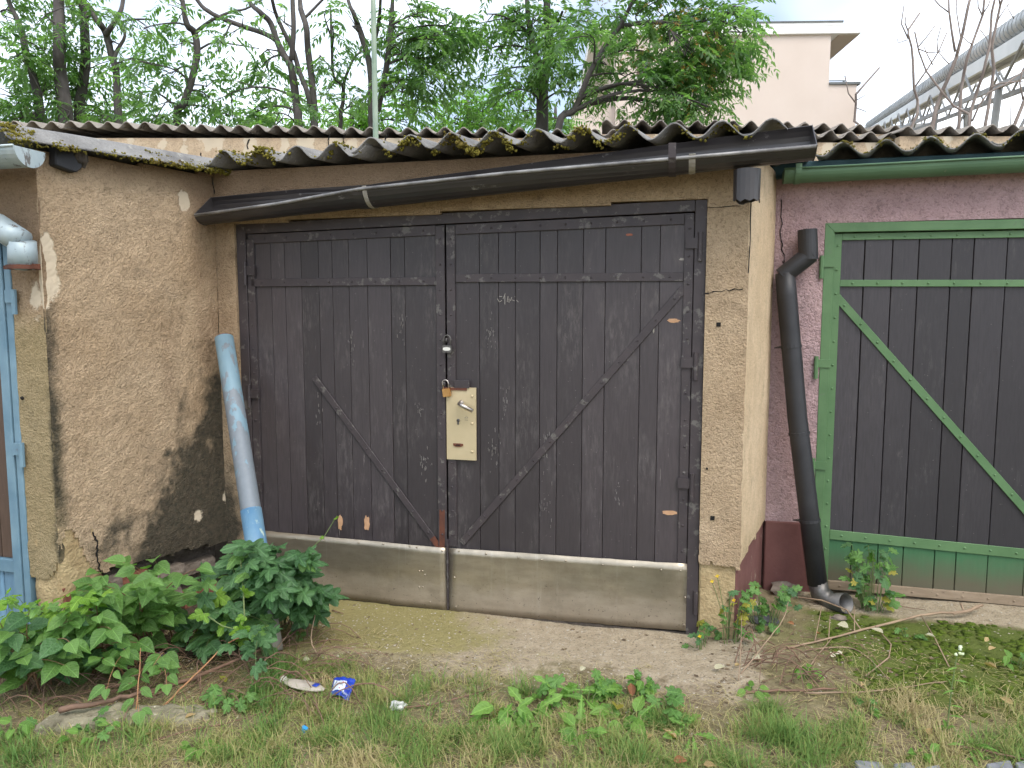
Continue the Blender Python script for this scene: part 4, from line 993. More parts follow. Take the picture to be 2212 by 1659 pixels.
r3, f3, z3f = rear('low rear lean-to with corrugated roof just above the green gutter', 1740, 1960, [(1740, 289), (1960, 297)], 7.9, 20)
r4, f4, z4f = rear('rear garage with corrugated roof at the right below the bare saplings', 1950, 2330, [(1950, 283), (2212, 280), (2330, 279)], 7.6, 20)

# ------------------------------------------------------------------ pole
pl0 = ondep(812, 312, 7.2); pl1 = ondep(801, -260, 7.2)
pole = MB(); pole.tube([(pl0.x + .02, 7.2, 0), pl0, pl0.lerp(pl1, .5), pl1], [.028, .027, .024, .022], 12)
tag(pole.build('metal_pole', plain('pole_pale_green', (.22, .30, .22), (.32, .38, .29), 4, .5, .1), smooth=True), 'thin pale green metal pole rising behind the middle roof', 'pole')

# ------------------------------------------------------------------ apartment building
BD = 30.0
bfr = Frame((ondep(1320, 200, BD).x, BD), (math.cos(R(2)), -math.sin(R(2))), (-math.sin(R(2)), -math.cos(R(2))))
bw = plain('building_render', (.62, .52, .45), (.66, .56, .49), .6, .9, bs=.1); bwh = plain('building_white_fascia', (.78, .77, .75), (.82, .81, .79), 1, .8, bs=.05)
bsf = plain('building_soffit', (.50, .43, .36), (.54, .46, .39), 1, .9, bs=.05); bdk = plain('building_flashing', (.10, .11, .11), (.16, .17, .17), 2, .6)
bgl = plain('window_glass_dark', (.03, .035, .04), (.05, .055, .06), 2, .1, spec=.8); bfrm = plain('window_frame_brown', (.16, .09, .08), (.22, .13, .11), 3, .6)
bld = thing('apartment_building', 'tall pale cream building with white flat roof overhang beyond the trees', 'building', tuple(bfr.pt(6, 0)))
q = lambda x, y: bfr.px(x, y)
sC, zC = q(1795, 75); s0_, _ = q(1330, 200); sE = q(1849, 230)[0]; zlow = q(1820, 183)[1]; zt = q(1740, 48)[1]; s_f = q(1858, 75)[0]
MB().fbox(bfr, s0_, sC, 0, zC, -14, 0).build('wall', bw, bld)
MB().fbox(bfr, sC + .002, sE, 0, zlow, -13, -.002).build('wing_wall', bw, bld)
MB().fbox(bfr, sC + .002, sE + .12, zlow + .001, zlow + .09, -13, .06).build('wing_coping', bdk, bld)
rf = MB().fbox(bfr, s0_ - 1.0, s_f, zC + .001, zC + (zt - zC) * .62, -15, .12).build('roof_slab', bwh, bld, bevel=.02)
MB().fbox(bfr, s0_ - 1.0, s_f - .72, zC + (zt - zC) * .621, zt - .06, -15, .118).build('roof_upstand', bwh, bld)
MB().fbox(bfr, s0_ - 1.0, s_f - .70, zt - .059, zt, -15, .14).build('roof_flashing', bdk, bld)
MB().fbox(bfr, sC + .3, s_f - .06, zC - .03, zC, -14.9, .0).build('soffit', bsf, bld)
rl_ = MB()
for xx in (1799, 1832):
    s, z = q(xx, 183); rl_.tube([bfr.pt(s, zlow, -.5), bfr.pt(s, zlow + .32, -.5)], .018, 6)
rl_.tube([bfr.pt(q(1797, 180)[0], zlow + .3, -.5), bfr.pt(q(1836, 180)[0], zlow + .3, -.5)], .02, 6); rl_.tube([bfr.pt(q(1836, 180)[0], zlow + .3, -.5), bfr.pt(q(1836, 180)[0], zlow + .02, -3)], .02, 6)
rl_.build('railing', bdk, bld)
wa, wc = q(1376, 168), q(1404, 112)
wn = MB().fbox(bfr, wa[0], wc[0], wa[1], wc[1], -.05, .05).build('window', bfrm, bld, bevel=.01)
MB().fbox(bfr, wa[0] + .09, (wa[0] + wc[0]) / 2 - .04, wa[1] + .09, wc[1] - .09, .04, .055).build('pane', bgl, wn)
MB().fbox(bfr, (wa[0] + wc[0]) / 2 + .04, wc[0] - .09, wa[1] + .09, wc[1] - .09, .04, .055).build('pane', bgl, wn)
MB().fbox(bfr, wa[0] - .12, wc[0] + .12, wa[1] - .1, wa[1] - .01, .001, .16).build('window_sill', bwh, bld)
wing = MB(); wing.fbox(bfr, s0_ - 1.6, s0_ - .002, 0, q(1340, 205)[1], -12, -.4); wing.build('wing_wall', bw, bld)

# ------------------------------------------------------------------ conveyor gallery
cst_ = plain('conveyor_galvanised', (.38, .39, .39), (.52, .53, .53), 1.2, .45, .5, spec=.5); cwh = plain('conveyor_white_beam', (.62, .64, .63), (.74, .75, .74), .8, .6); cgr = plain('conveyor_steel_grey', (.22, .22, .215), (.34, .34, .33), 1.2, .6, .2)
con = thing('conveyor', 'long inclined conveyor gallery with ribbed steel tube over a white beam', 'conveyor', (26, 40, 0))
c0 = ondep(1878, 271, 62); c1 = ondep(2240, 33, 19.0); c1 = c1 + (c1 - c0).normalized() * 8
ax = (c1 - c0).normalized(); sd_ = ax.cross(Vector((0, 0, 1))).normalized(); upc = sd_.cross(ax)
MB().tube([c0, c1], .30, 16).build('tube', cst_, con, smooth=True)
L_ = (c1 - c0).length; rb = MB(); n_ = int(L_ / .42)
for i in range(n_):
    p = c0 + ax * (L_ * (i + .5) / n_); rb.tube([p - ax * .012, p + ax * .012], .325, 14)
rb.build('rib', cst_, con)['kind'] = 'stuff'
def beam(a, b_, w_, h_, name, mat, off=(0, 0)):
    o1 = sd_ * off[0] + upc * off[1]; aa, bb = a + o1, b_ + o1; b = MB()
    b.hexa([aa - sd_ * w_ - upc * h_, bb - sd_ * w_ - upc * h_, bb + sd_ * w_ - upc * h_, aa + sd_ * w_ - upc * h_, aa - sd_ * w_ + upc * h_, bb - sd_ * w_ + upc * h_, bb + sd_ * w_ + upc * h_, aa + sd_ * w_ + upc * h_]); return b.build(name, mat, con)
beam(c0, c1, .06, .19, 'side_beam', cwh, (-.26, -.56)); beam(c0, c1, .06, .19, 'side_beam', cwh, (.26, -.56))
beam(c0, c1, .19, .03, 'deck', cgr, (0, -.66))
beam(c0, c1, .05, .07, 'lower_chord', cgr, (-.5, -1.5)); beam(c0, c1, .05, .07, 'lower_chord', cgr, (.5, -1.5))
for i in range(16):
    t = i / 16; p = c0 + ax * L_ * t; p2 = c0 + ax * L_ * (t + .5 / 16); p3 = c0 + ax * L_ * (t + 1 / 16)
    for sg in (-.48, .48):
        MB().tube([p + sd_ * sg - upc * .7, p2 + sd_ * sg - upc * 1.5], .04, 6).build('brace', cgr, con); MB().tube([p2 + sd_ * sg - upc * 1.5, p3 + sd_ * sg - upc * .7], .04, 6).build('brace', cgr, con)
for t in (.12, .45, .66, .84):
    p = c0 + ax * L_ * t
    for sg in (-.5, .5):
        a_ = p + sd_ * sg - upc * 1.5; MB().tube([a_, Vector((a_.x, a_.y, 0)) + sd_ * sg * .9], .09, 6).build('leg', cgr, con)
    MB().tube([p - sd_ * .5 - upc * 1.5, Vector((p.x, p.y, p.z - 4)) + sd_ * .6], .04, 6).build('leg_brace', cgr, con)
p = c0 + ax * L_ * .10; hb = MB(); hb.hexa([p + Vector(v) for v in ((-2.2, -1.6, -3.2), (2.0, -1.6, -3.2), (2.0, 1.6, -3.2), (-2.2, 1.6, -3.2), (-2.6, -1.6, -.9), (3.4, -1.6, -.5), (3.4, 1.6, -.5), (-2.6, 1.6, -.9))]); hb.build('hopper', cgr, con)

# ------------------------------------------------------------------ trees
M['treeleaf'] = leafmat('ailanthus_leaf', (.085, .155, .075), (.19, .28, .135), .6, .45, False, 'tint')
M['treebright'] = leafmat('ailanthus_leaf_bright', (.13, .24, .06), (.22, .35, .11), .55, .45, False, 'tint')
M['seed'] = leafmat('seed_keys_orange', (.36, .19, .06), (.45, .26, .10), .3, .7, False, 'tint')
class Crown:
    def __init__(c): c.v = []; c.f = []; c.t = []; c.n = 0
    def compound(c, base, d, L, droop, pairs, llen, tint):
        d = d.normalized(); side = d.cross(Vector((0, 0, 1)));
        if side.length < .1: side = Vector((1, 0, 0))
        side.normalize(); nrm = side.cross(d)
        rollA = random.uniform(-.7, .7); side = (side * math.cos(rollA) + nrm * math.sin(rollA))
        m = pairs * 2 + 1
        t = np.repeat(np.linspace(.22, .95, pairs), 2); t = np.append(t, 1.0); sg = np.tile([1., -1.], pairs); sg = np.append(sg, 0.)
        D = np.array(d); S = np.array(side); B = np.array(base)
        P = B + np.outer(t * L, D) ; P[:, 2] -= droop * L * t ** 2
        tang = np.tile(D, (m, 1)); tang[:, 2] -= 2 * droop * t; tang /= np.linalg.norm(tang, axis=1)[:, None]
        ld = sg[:, None] * S * .85 + tang * .55 + rng.normal(0, .13, (m, 3)); ld[:, 2] -= .25; ld /= np.linalg.norm(ld, axis=1)[:, None]
        up = np.cross(ld, tang + .01); up[np.linalg.norm(up, axis=1) < .05] = (0, 0, 1)
        wv = np.cross(ld, np.cross(tang * .3 + ld * 0 + np.array([0, 0, 1.]), ld)); wv = np.cross(ld, np.array([0, 0, 1.]) + rng.normal(0, .35, (m, 3))); wv /= (np.linalg.norm(wv, axis=1)[:, None] + 1e-6)
        ll = llen * (1 - .45 * np.abs(t - .5)) * rng.uniform(.8, 1.15, m); wd = ll * .17
        v = np.stack([P, P + ld * ll[:, None] * .42 + wv * wd[:, None], P + ld * ll[:, None], P + ld * ll[:, None] * .42 - wv * wd[:, None]], 1)
        v[:, 2, 2] -= ll * .12
        k = c.n; c.v.append(v.reshape(-1, 3)); c.f.append(k + np.arange(m * 4).reshape(m, 4)); c.t.append(np.clip(np.repeat(tint + rng.normal(0, .12, m), 4), 0, 1)); c.n += m * 4
    def build(c, name, mat, parent):
        v = np.concatenate(c.v) - np.array(ORIG[parent.name]); f = np.concatenate(c.f); t = np.concatenate(c.t)
        me = bpy.data.meshes.new(name); me.vertices.add(len(v)); me.vertices.foreach_set('co', v.ravel())
        me.loops.add(f.size); me.loops.foreach_set('vertex_index', f.ravel().astype(np.int32)); me.polygons.add(len(f))
        me.polygons.foreach_set('loop_start', np.arange(0, f.size, 4, dtype=np.int32)); me.polygons.foreach_set('loop_total', np.full(len(f), 4, dtype=np.int32))
        a_ = me.attributes.new('tint', 'FLOAT', 'POINT'); a_.data.foreach_set('value', t.astype(np.float32)); me.update(calc_edges=True)
        return link(name, me, parent, mat)
def bez(a, m, c, n): return [a.lerp(m, i / n).lerp(m.lerp(c, i / n), i / n) for i in range(n + 1)]
def tree(label, dep, trunks, clusters, llen=.14, bright=False, seeds=(), name='tree', over=1.0):
    base = ondep(trunks[0][-1][0], trunks[0][-1][1], dep)
    root = thing(name, label, 'tree', (base.x, base.y, 0), 'trees behind the garages')
    tb = MB(); nodes = []
    for ti, tr in enumerate(trunks):
        pts = []; rd = []
        for i, (x, y, wd) in enumerate(tr):
            p = ondep(x, y, dep + .25 * fbm(ti * 3.3, i * .6, 2)); pts.append(p); rd.append(wd / 2 * dep / F)
        if tr[-1][1] > 255:
            e = pts[-1]; pts += [Vector((e.x * .995, e.y, e.z * .5)), Vector((e.x * .99, e.y, -.1))]; rd += [rd[-1] * 1.15, rd[-1] * 1.4]
        if tr[0][1] < 15:   # carries on above the picture
            dv = (pts[0] - pts[1]).normalized(); dv.z += .4; dv.normalize()
            pts = [pts[0] + dv * 2.0 + Vector((random.uniform(-.3, .3), 0, .3)), pts[0] + dv * 1.0] + pts; rd = [rd[0] * .45, rd[0] * .75] + rd
        # smooth
        sm_, sr_ = [], []
        for i in range(len(pts) - 1):
            p0 = pts[max(0, i - 1)]; p1 = pts[i]; p2 = pts[i + 1]; p3 = pts[min(len(pts) - 1, i + 2)]
            for k in range(4):
                t = k / 4; sm_.append(.5 * ((2 * p1) + (p2 - p0) * t + (2 * p0 - 5 * p1 + 4 * p2 - p3) * t * t + (3 * p1 - p0 - 3 * p2 + p3) * t ** 3)); sr_.append(rd[i] + (rd[i + 1] - rd[i]) * t)
        sm_.append(pts[-1]); sr_.append(rd[-1])
        tb.tube(sm_, sr_, 9, jit=.07); nodes += sm_
    cr = Crown(); sdc = Crown()
    cl = list(clusters)
    for (x, y, r, n) in clusters:                                   # the crown goes on above the frame
        if y < 140 and over: cl.append((x + random.uniform(-60, 60), y - random.uniform(170, 330), r * 1.2, int(n * .6 * over)))
    for (x, y, r, n) in cl:
        c = ondep(x, y, dep + random.uniform(-.7, .5)); rw = r * dep / F
        nd = min(nodes, key=lambda q: (q - c).length + max(0, q.z - c.z) * .6)
        mid = nd.lerp(c, .5) + Vector((random.uniform(-.2, .2), random.uniform(-.2, .2), .25 * (c - nd).length))
        bz = bez(nd, mid, c, 6); r0 = min(.035, .012 + .012 * (c - nd).length)
        tb.tube(bz, [r0 * (1 - .65 * i / 6) for i in range(7)], 5, False)
        n = max(4, int(n * .66)); nt2 = max(3, n // 6); per = max(1, round(n / nt2))
        for _ in range(nt2):
            v = Vector((random.gauss(0, .55), random.gauss(0, .6), random.gauss(0, .5))); v = v * rw
            tip = c + v; st_ = bz[random.randint(3, 6)]; b2 = bez(st_, st_.lerp(tip, .5) + Vector((0, 0, .12 * v.length)), tip, 3)
            tb.tube(b2, [.010, .008, .006, .004], 4, False)
            for k in range(per):
                s_ = b2[random.choice((1, 2, 2, 3, 3))]; dv = Vector((random.gauss(0, 1), random.gauss(0, 1), random.gauss(.0, .55))) + v.normalized() * .7
                cr.compound(s_, dv, random.uniform(.32, .55) * llen / .14 * 1.1, random.uniform(.15, .6), random.randint(6, 9), llen, random.random() * .9)
    tr_o = tb.build('trunk', M['bark'], root, smooth=True)
    cr.build('crown', M['treebright'] if bright else M['treeleaf'], root)
    if seeds:
        for (x, y, r, n) in seeds:
            c = ondep(x, y, dep - .5)
            for _ in range(n):
                p = c + Vector((random.gauss(0, 1), random.gauss(0, .6), random.gauss(0, .7))) * (r * dep / F)
                sdc.compound(p, Vector((random.gauss(0, 1), random.gauss(0, 1), -.3)), .10, .3, 4, .045, random.random())
        so_ = sdc.build('seed_cluster', M['seed'], root); so_['kind'] = 'stuff'
    return root
tree('leafy tree with straight thick trunk at the far left', 12.5, [[(126, 0, 20), (128, 105, 24), (130, 158, 25), (143, 265, 30)], [(20, 5, 9), (45, 60, 11), (55, 110, 14), (75, 180, 16), (88, 265, 20)]],
     [(40, 120, 60, 60), (35, 215, 60, 50), (100, 205, 50, 36), (10, 40, 60, 50), (100, 30, 60, 36), (20, 260, 50, 40), (150, 240, 40, 30), (70, 165, 40, 36), (95, 110, 40, 30)])
tree('dark tree with second straight trunk from the left', 13.2, [[(178, 0, 14), (183, 70, 18), (184, 140, 20), (176, 200, 20), (172, 265, 22)]],
     [(190, 150, 60, 60), (200, 230, 60, 60), (160, 60, 50, 30), (230, 200, 40, 36), (150, 130, 40, 30), (210, 30, 40, 20), (180, 250, 50, 40), (145, 180, 40, 30)])
tree('slim forked tree with a Y shaped crown third from the left', 12.8, [[(192, 15, 9), (210, 45, 11), (228, 70, 14), (240, 116, 14), (251, 158, 14), (256, 265, 16)], [(266, 0, 8), (258, 30, 9), (243, 55, 10), (229, 74, 12)], [(325, 42, 3), (290, 42, 4), (263, 50, 5), (270, 78, 6), (250, 116, 8), (247, 150, 9)]],
     [(250, 90, 30, 12), (290, 40, 40, 12), (220, 250, 40, 30), (320, 130, 40, 16), (230, 20, 30, 14)])
tree('crooked slim tree leaning left with S shaped trunk', 12.4, [[(394, 0, 9), (404, 53, 12), (420, 70, 14), (426, 112, 14), (415, 169, 14), (396, 225, 15), (383, 268, 17)], [(545, 12, 4), (500, 25, 5), (460, 42, 6), (435, 60, 8), (421, 72, 9)], [(560, 105, 2), (500, 95, 3), (460, 92, 4), (426, 110, 5)]],
     [(330, 140, 50, 26), (355, 225, 50, 26), (445, 190, 45, 30), (385, 85, 30, 14), (480, 245, 50, 30), (310, 60, 35, 10), (400, 20, 40, 14), (455, 215, 40, 24), (300, 200, 35, 14), (340, 255, 40, 24), (370, 160, 30, 14)])
tree('tall tree splitting into several dark stems left of the pole', 12.0, [[(536, 0, 8), (560, 25, 10), (584, 49, 12), (598, 88, 13), (612, 118, 14), (628, 142, 15), (637, 200, 17), (645, 280, 18)], [(648, 0, 9), (651, 25, 11), (662, 60, 12), (665, 105, 13), (675, 186, 14), (680, 280, 16)], [(588, 0, 7), (600, 40, 8), (615, 72, 9), (633, 108, 10), (648, 158, 10), (664, 200, 11), (678, 255, 13)], [(426, 0, 8), (450, 24, 9), (475, 38, 9), (527, 58, 10), (570, 72, 10), (598, 88, 11)], [(632, 0, 9), (634, 60, 10), (630, 130, 12)]],
     [(560, 150, 45, 22), (520, 60, 45, 18), (590, 245, 40, 30), (500, 200, 40, 18), (615, 50, 35, 10), (540, 250, 50, 24), (470, 110, 35, 12), (690, 120, 25, 8), (575, 105, 40, 18), (610, 200, 30, 14)])
tree('thin pale sapling with bent top just left of the pole', 12.6, [[(714, 15, 4), (717, 105, 6), (721, 165, 6), (740, 186, 7), (741, 220, 8), (735, 282, 9)], [(780, 112, 4), (765, 125, 5), (749, 160, 6), (741, 188, 7)]],
     [(715, 60, 30, 14), (725, 150, 25, 8), (700, 30, 30, 12), (760, 230, 40, 22), (705, 200, 25, 8)], over=0)
tree('dark two stemmed tree directly behind the thin pole', 12.2, [[(752, 0, 7), (764, 30, 9), (775, 60, 12), (789, 105, 13), (801, 160, 14), (804, 282, 17)], [(848, 0, 8), (846, 40, 10), (839, 110, 11), (831, 170, 12), (815, 240, 13)], [(822, 0, 6), (818, 50, 8), (805, 110, 9)]],
     [(860, 60, 50, 50), (890, 130, 60, 60), (840, 160, 35, 20), (900, 30, 60, 60), (950, 90, 60, 60), (870, 200, 50, 40), (930, 180, 60, 50), (770, 60, 25, 8), (960, 150, 45, 36), (990, 60, 45, 36)])
tree('broad leafy tree with thick straight trunk right of the pole', 12.8, [[(1181, 0, 15), (1183, 53, 17), (1187, 105, 20), (1178, 145, 24), (1172, 190, 25), (1171, 283, 27)], [(1138, 0, 9), (1142, 50, 11), (1150, 95, 12), (1165, 135, 14), (1174, 165, 16)], [(1215, 25, 5), (1205, 48, 7), (1190, 70, 9)]],
     [(1090, 70, 60, 50), (1080, 160, 55, 40), (1250, 50, 55, 60), (1230, 130, 45, 36), (1130, 240, 45, 30), (1040, 110, 50, 36), (1110, 20, 50, 40), (1150, 40, 35, 24), (1220, 200, 35, 20), (1050, 30, 45, 40), (1200, 90, 35, 30), (1100, 200, 45, 30), (1160, 130, 40, 24)], seeds=[(1290, 15, 30, 30)])
tree('tree with curved leaning stem and hanging foliage before the pale building', 11.6, [[(1390, -20, 6), (1366, 5, 7), (1341, 55, 9), (1310, 95, 10), (1275, 155, 11), (1261, 190, 12), (1240, 239, 14), (1205, 285, 16)], [(1500, 60, 5), (1460, 52, 7), (1422, 48, 8), (1380, 50, 9), (1343, 57, 10)]],
     [(1310, 140, 50, 50), (1325, 205, 40, 40), (1440, 40, 60, 80), (1480, 120, 60, 90), (1500, 200, 42, 60), (1550, 70, 50, 80), (1585, 30, 32, 30), (1540, 150, 36, 50), (1390, 110, 36, 30), (1280, 80, 45, 44), (1410, 190, 30, 22), (1470, 245, 36, 40), (1340, 40, 45, 40), (1440, 150, 45, 60), (1530, 230, 30, 26), (1570, 110, 28, 30), (1390, 20, 45, 40), (1500, 30, 45, 50), (1350, 165, 30, 24), (1600, 70, 30, 40), (1560, 180, 32, 44), (1600, 120, 26, 30), (1460, 200, 40, 60), (1510, 260, 30, 40), (1620, 20, 24, 24), (1420, 130, 40, 44)],
     llen=.135, seeds=[(1470, 30, 26, 24), (1520, 130, 28, 26), (1500, 190, 26, 20), (1380, 110, 20, 16), (1545, 90, 26, 20)])
for lab, x, y, dep, pts in (('bright green low bushy tree behind the roof left of the pole', 585, 262, 16, [(585, 258, 60, 60), (550, 272, 40, 36), (620, 255, 40, 30)]),
                            ('dense green bush of saplings around the foot of the pole', 760, 262, 15, [(700, 262, 50, 50), (760, 250, 50, 50), (830, 255, 55, 60), (880, 265, 55, 60), (800, 272, 60, 50), (930, 245, 50, 50)]),
                            ('bright lime green bush behind the roof right of the pole', 1010, 258, 16, [(980, 255, 60, 60), (1040, 245, 55, 60), (1090, 262, 50, 50), (1010, 225, 45, 30), (940, 270, 50, 50), (1060, 275, 60, 60)]),
                            ('small green bush below the leaning tree', 1200, 268, 16, [(1180, 262, 45, 36), (1230, 268, 40, 36), (1150, 270, 40, 36)]),
                            ('low dark green bush behind the roof at the far left', 60, 262, 16, [(20, 255, 60, 50), (100, 258, 60, 50), (180, 262, 60, 40), (270, 262, 50, 36), (340, 266, 50, 36)])):
    tree(lab, dep, [[(x, y - 40, 5), (x, y + 20, 8)]], pts, .15, 'bright' in lab or 'saplings' in lab, name='bush_tree', over=0)

# ------------------------------------------------------------------ bare saplings
def bare(label, paths, dep=9.6):
    e = ondep(paths[0][0][0], paths[0][0][1], dep); root = thing('bare_sapling', label, 'sapling', (e.x, dep, 0), 'bare saplings behind the right hand roofs')
    for k, pa in enumerate(paths):
        wd = pa[0][2] if len(pa[0]) > 2 else 2.5
        pts = [ondep(p[0], p[1], dep + .15 * fbm(k, i * .7)) for i, p in enumerate(pa)]; n = len(pts)
        rd = [wd / 2 * dep / F * (1 - .5 * i / n) for i in range(n)]
        if pa[0][1] > 255 and k == 0: pts = [Vector((pts[0].x, dep, 0))] + pts; rd = [rd[0] * 1.2] + rd
        b = MB(); b.tube(pts, rd, 6, jit=.08); b.build('stem' if k == 0 else 'branch', M['barkpale'], root, smooth=True)
bare('small dead forked sapling in front of the pale building corner', [[(1864, 276, 6), (1846, 262), (1849, 225), (1849, 204), (1866, 184), (1900, 146)], [(1848, 222, 3), (1833, 202), (1825, 163)], [(1851, 216, 2), (1868, 206)], [(1850, 233, 2), (1871, 241)]], 8.9)
bare('tall bare sapling with curved twiggy top, leftmost beside the conveyor', [[(1964, 286, 6), (1982, 244), (1982, 216), (1974, 191), (1972, 131), (1969, 101), (1962, 75), (1962, 64), (1987, 28)], [(1962, 84, 3), (1947, 51), (1953, 11)], [(1974, 191, 3.5), (2003, 150), (2028, 111), (2046, 69)], [(1962, 68, 3), (1955, 50), (1956, 36)], [(1960, 86, 2), (1940, 93), (1938, 83)], [(2026, 113, 2.5), (2024, 90), (2033, 57)]])
bare('bare sapling stem crossing to the left over the conveyor', [[(2093, 262, 5), (2093, 246), (2060, 229), (2035, 199), (2001, 154), (1985, 112), (1976, 69)], [(1985, 100, 3), (2003, 78), (2020, 55)], [(1985, 106, 2.5), (2005, 114), (2028, 112), (2044, 106)], [(2015, 140, 2.5), (2003, 118), (1996, 101)], [(2050, 138, 2.5), (2035, 122), (2028, 113)]], 9.2)
bare('thick bare stem leaning right in front of the conveyor', [[(2011, 289, 9), (2022, 234), (2033, 202), (2046, 174), (2065, 126), (2080, 71), (2091, 15), (2100, -20)], [(2063, 112, 5), (2056, 70), (2050, 24), (2049, -15)], [(2050, 27, 3), (2030, 12), (2015, -5)], [(2066, 122, 3), (2075, 80), (2067, 30), (2066, -10)]], 9.9)
bare('bare stem with forked top, third from the right edge', [[(2071, 280, 7), (2076, 197), (2082, 159), (2089, 127), (2104, 84), (2123, 32), (2128, -15)], [(2122, 34, 3), (2113, 15), (2112, -10)], [(2100, 96, 2.5), (2090, 90), (2078, 78)], [(2123, 30, 3), (2135, 12), (2142, -10)]], 9.7)
bare('bare double stem near the right edge', [[(2093, 280, 7), (2097, 240), (2114, 187), (2123, 161), (2138, 97), (2142, 28), (2152, -15)], [(2100, 262, 4), (2115, 228), (2135, 200), (2172, 182), (2215, 150)], [(2118, 65, 2), (2133, 85), (2135, 95)]], 9.4)
bare('bare stem with thick fork, second from the right edge', [[(2127, 276, 7), (2138, 216), (2147, 150), (2142, 100), (2153, 47), (2161, 11), (2170, -15)], [(2161, 12, 4), (2157, -5), (2156, -15)], [(2140, 190, 4), (2160, 180), (2212, 175)], [(2155, 44, 2.5), (2170, 20), (2186, 0)], [(2190, 40, 2), (2178, 20), (2176, -10)]], 9.8)
bare('bare stem leaning out of the picture at the right edge', [[(2187, 280, 8), (2206, 234), (2222, 190), (2240, 120)], [(2183, 275, 2), (2183, 226)], [(2210, 215, 4), (2203, 180), (2209, 150)]], 9.5)
# ------------------------------------------------------------------ leaf shapes (unit length along +Y)
def leaf_mesh(name, mat, kind, fold=.18, droop=.25):
    v = []; f = []
    if kind in ('heart', 'ovate', 'dand', 'lance'):
        if kind == 'heart': prof = [(0, .03), (.03, .22), (.10, .34), (.22, .40), (.36, .40), (.52, .34), (.68, .24), (.82, .12), (.92, .045), (1, .0)]
        elif kind == 'ovate': prof = [(0, .02), (.08, .16), (.22, .26), (.4, .29), (.58, .25), (.75, .16), (.9, .06), (1, 0)]
        elif kind == 'lance': prof = [(0, .02), (.15, .06), (.4, .10), (.65, .09), (.85, .05), (1, 0)]
        else: prof = [(0, .02), (.12, .03), (.18, .09), (.25, .04), (.34, .12), (.42, .06), (.52, .15), (.60, .09), (.70, .19), (.80, .16), (.9, .10), (1, 0)]
        back = .10 if kind == 'heart' else 0
        for i, (t, w_) in enumerate(prof):
            sg = (1 if i % 2 else .94)
            for x in (-1, -.5, 0, .5, 1):
                yy = t - (back * (1 - t * 3) * abs(x) if t < .33 else 0)
                z = fold * abs(x) * w_ * 1.2 - droop * t * t - .10 * w_ * (abs(x) ** 2) + .02 * math.sin(t * 17 + x * 3)
                v.append((x * w_ * sg, yy, z))
        for i in range(len(prof) - 1):
            for j in range(4): q = i * 5 + j; f.append((q, q + 1, q + 6, q + 5))
    else:
        # lobed outlines, fanned from the petiole point
        if kind == 'hop': lob = [(-108, .50, 30), (-50, .82, 27), (0, 1.0, 25), (50, .82, 27), (108, .50, 30)]; notch = .60
        elif kind == 'hop3': lob = [(-62, .76, 34), (0, 1.0, 32), (62, .76, 34)]; notch = .60
        else: lob = [(-120, .42, 24), (-70, .60, 26), (-25, .85, 24), (0, 1.0, 14), (25, .85, 24), (70, .60, 26), (120, .42, 24)]; notch = .42
        out_ = []
        for k, (a, L, w_) in enumerate(lob):
            if kind == 'cel': pts = [(-w_ * .7, .72), (-w_ * .5, .93), (0, 1.0), (w_ * .5, .93), (w_ * .7, .72)]
            else: pts = [(-w_ * .92, .60), (-w_ * .74, .76), (-w_ * .62, .78), (-w_ * .36, .92), (-w_ * .26, .91), (0, 1.0), (w_ * .26, .91), (w_ * .36, .92), (w_ * .62, .78), (w_ * .74, .76), (w_ * .92, .60)]
            for da, rr in pts: out_.append((a + da, L * rr))
            if k < len(lob) - 1: out_.append(((a + lob[k + 1][0]) / 2, notch * (L + lob[k + 1][1]) / 2 * 1.15))
        c0_ = (0, .04)
        v.append((0, .0, 0))
        for a, r_ in out_:
            x = math.sin(R(a)) * r_ * .62; y = .12 + math.cos(R(a)) * r_ * .86 - .0
            v.append((x, y, -droop * (x * x + y * y) + fold * .25 * math.sin(R(a) * 5) * r_))
        n = len(out_)
        for i in range(n - 1): f.append((0, i + 2, i + 1))
        v.append((0, .45, .04)); m = len(v) - 1
        f = [(m, i + 2, i + 1) for i in range(n - 1)] + [(m, 1, 0), (m, 0, n)]
        f = [tuple(reversed(q)) for q in f]
        f = [tuple(reversed(q)) for q in f]
    me = bpy.data.meshes.new(name); me.from_pydata(v, [], f); me.update(); me.materials.append(M[mat])
    me.polygons.foreach_set('use_smooth', [True] * len(me.polygons)); return me
LM = {k: [leaf_mesh('leaf', mt, kd, fo + .1 * i, dr + .15 * i) for i in range(2)] for k, mt, kd, fo, dr in (
    ('heart', 'leafA', 'heart', .25, .12), ('ovate', 'leafA', 'ovate', .25, .18), ('heartd', 'leafB', 'heart', .25, .15), ('hop', 'leafB', 'hop', .3, .12), ('hopm', 'leafA', 'hop', .3, .12), ('hop3', 'leafB', 'hop3', .3, .12),
    ('lime', 'leafC', 'hop3', .35, .1), ('limeo', 'leafC', 'ovate', .35, .1), ('cel', 'celand', 'cel', .2, .1), ('celd', 'leafB', 'cel', .2, .1), ('cely', 'leafY', 'cel', .2, .12), ('dand', 'dand', 'dand', .35, .35), ('lance', 'dand', 'lance', .35, .3), ('rnd', 'dand', 'ovate', .3, .2),
    ('dry1', 'dry1', 'ovate', .7, -.25), ('dry2', 'dry2', 'ovate', .9, -.35), ('dry3', 'dry3', 'heart', .6, -.2), ('dryy', 'leafY', 'heart', .6, -.25))}
def orient(d, nrm):
    y = Vector(d).normalized(); z = Vector(nrm); z = (z - y * z.dot(y))
    z = z.normalized() if z.length > 1e-4 else y.orthogonal().normalized(); x = y.cross(z)
    return Matrix((x, y, z)).transposed().to_4x4()
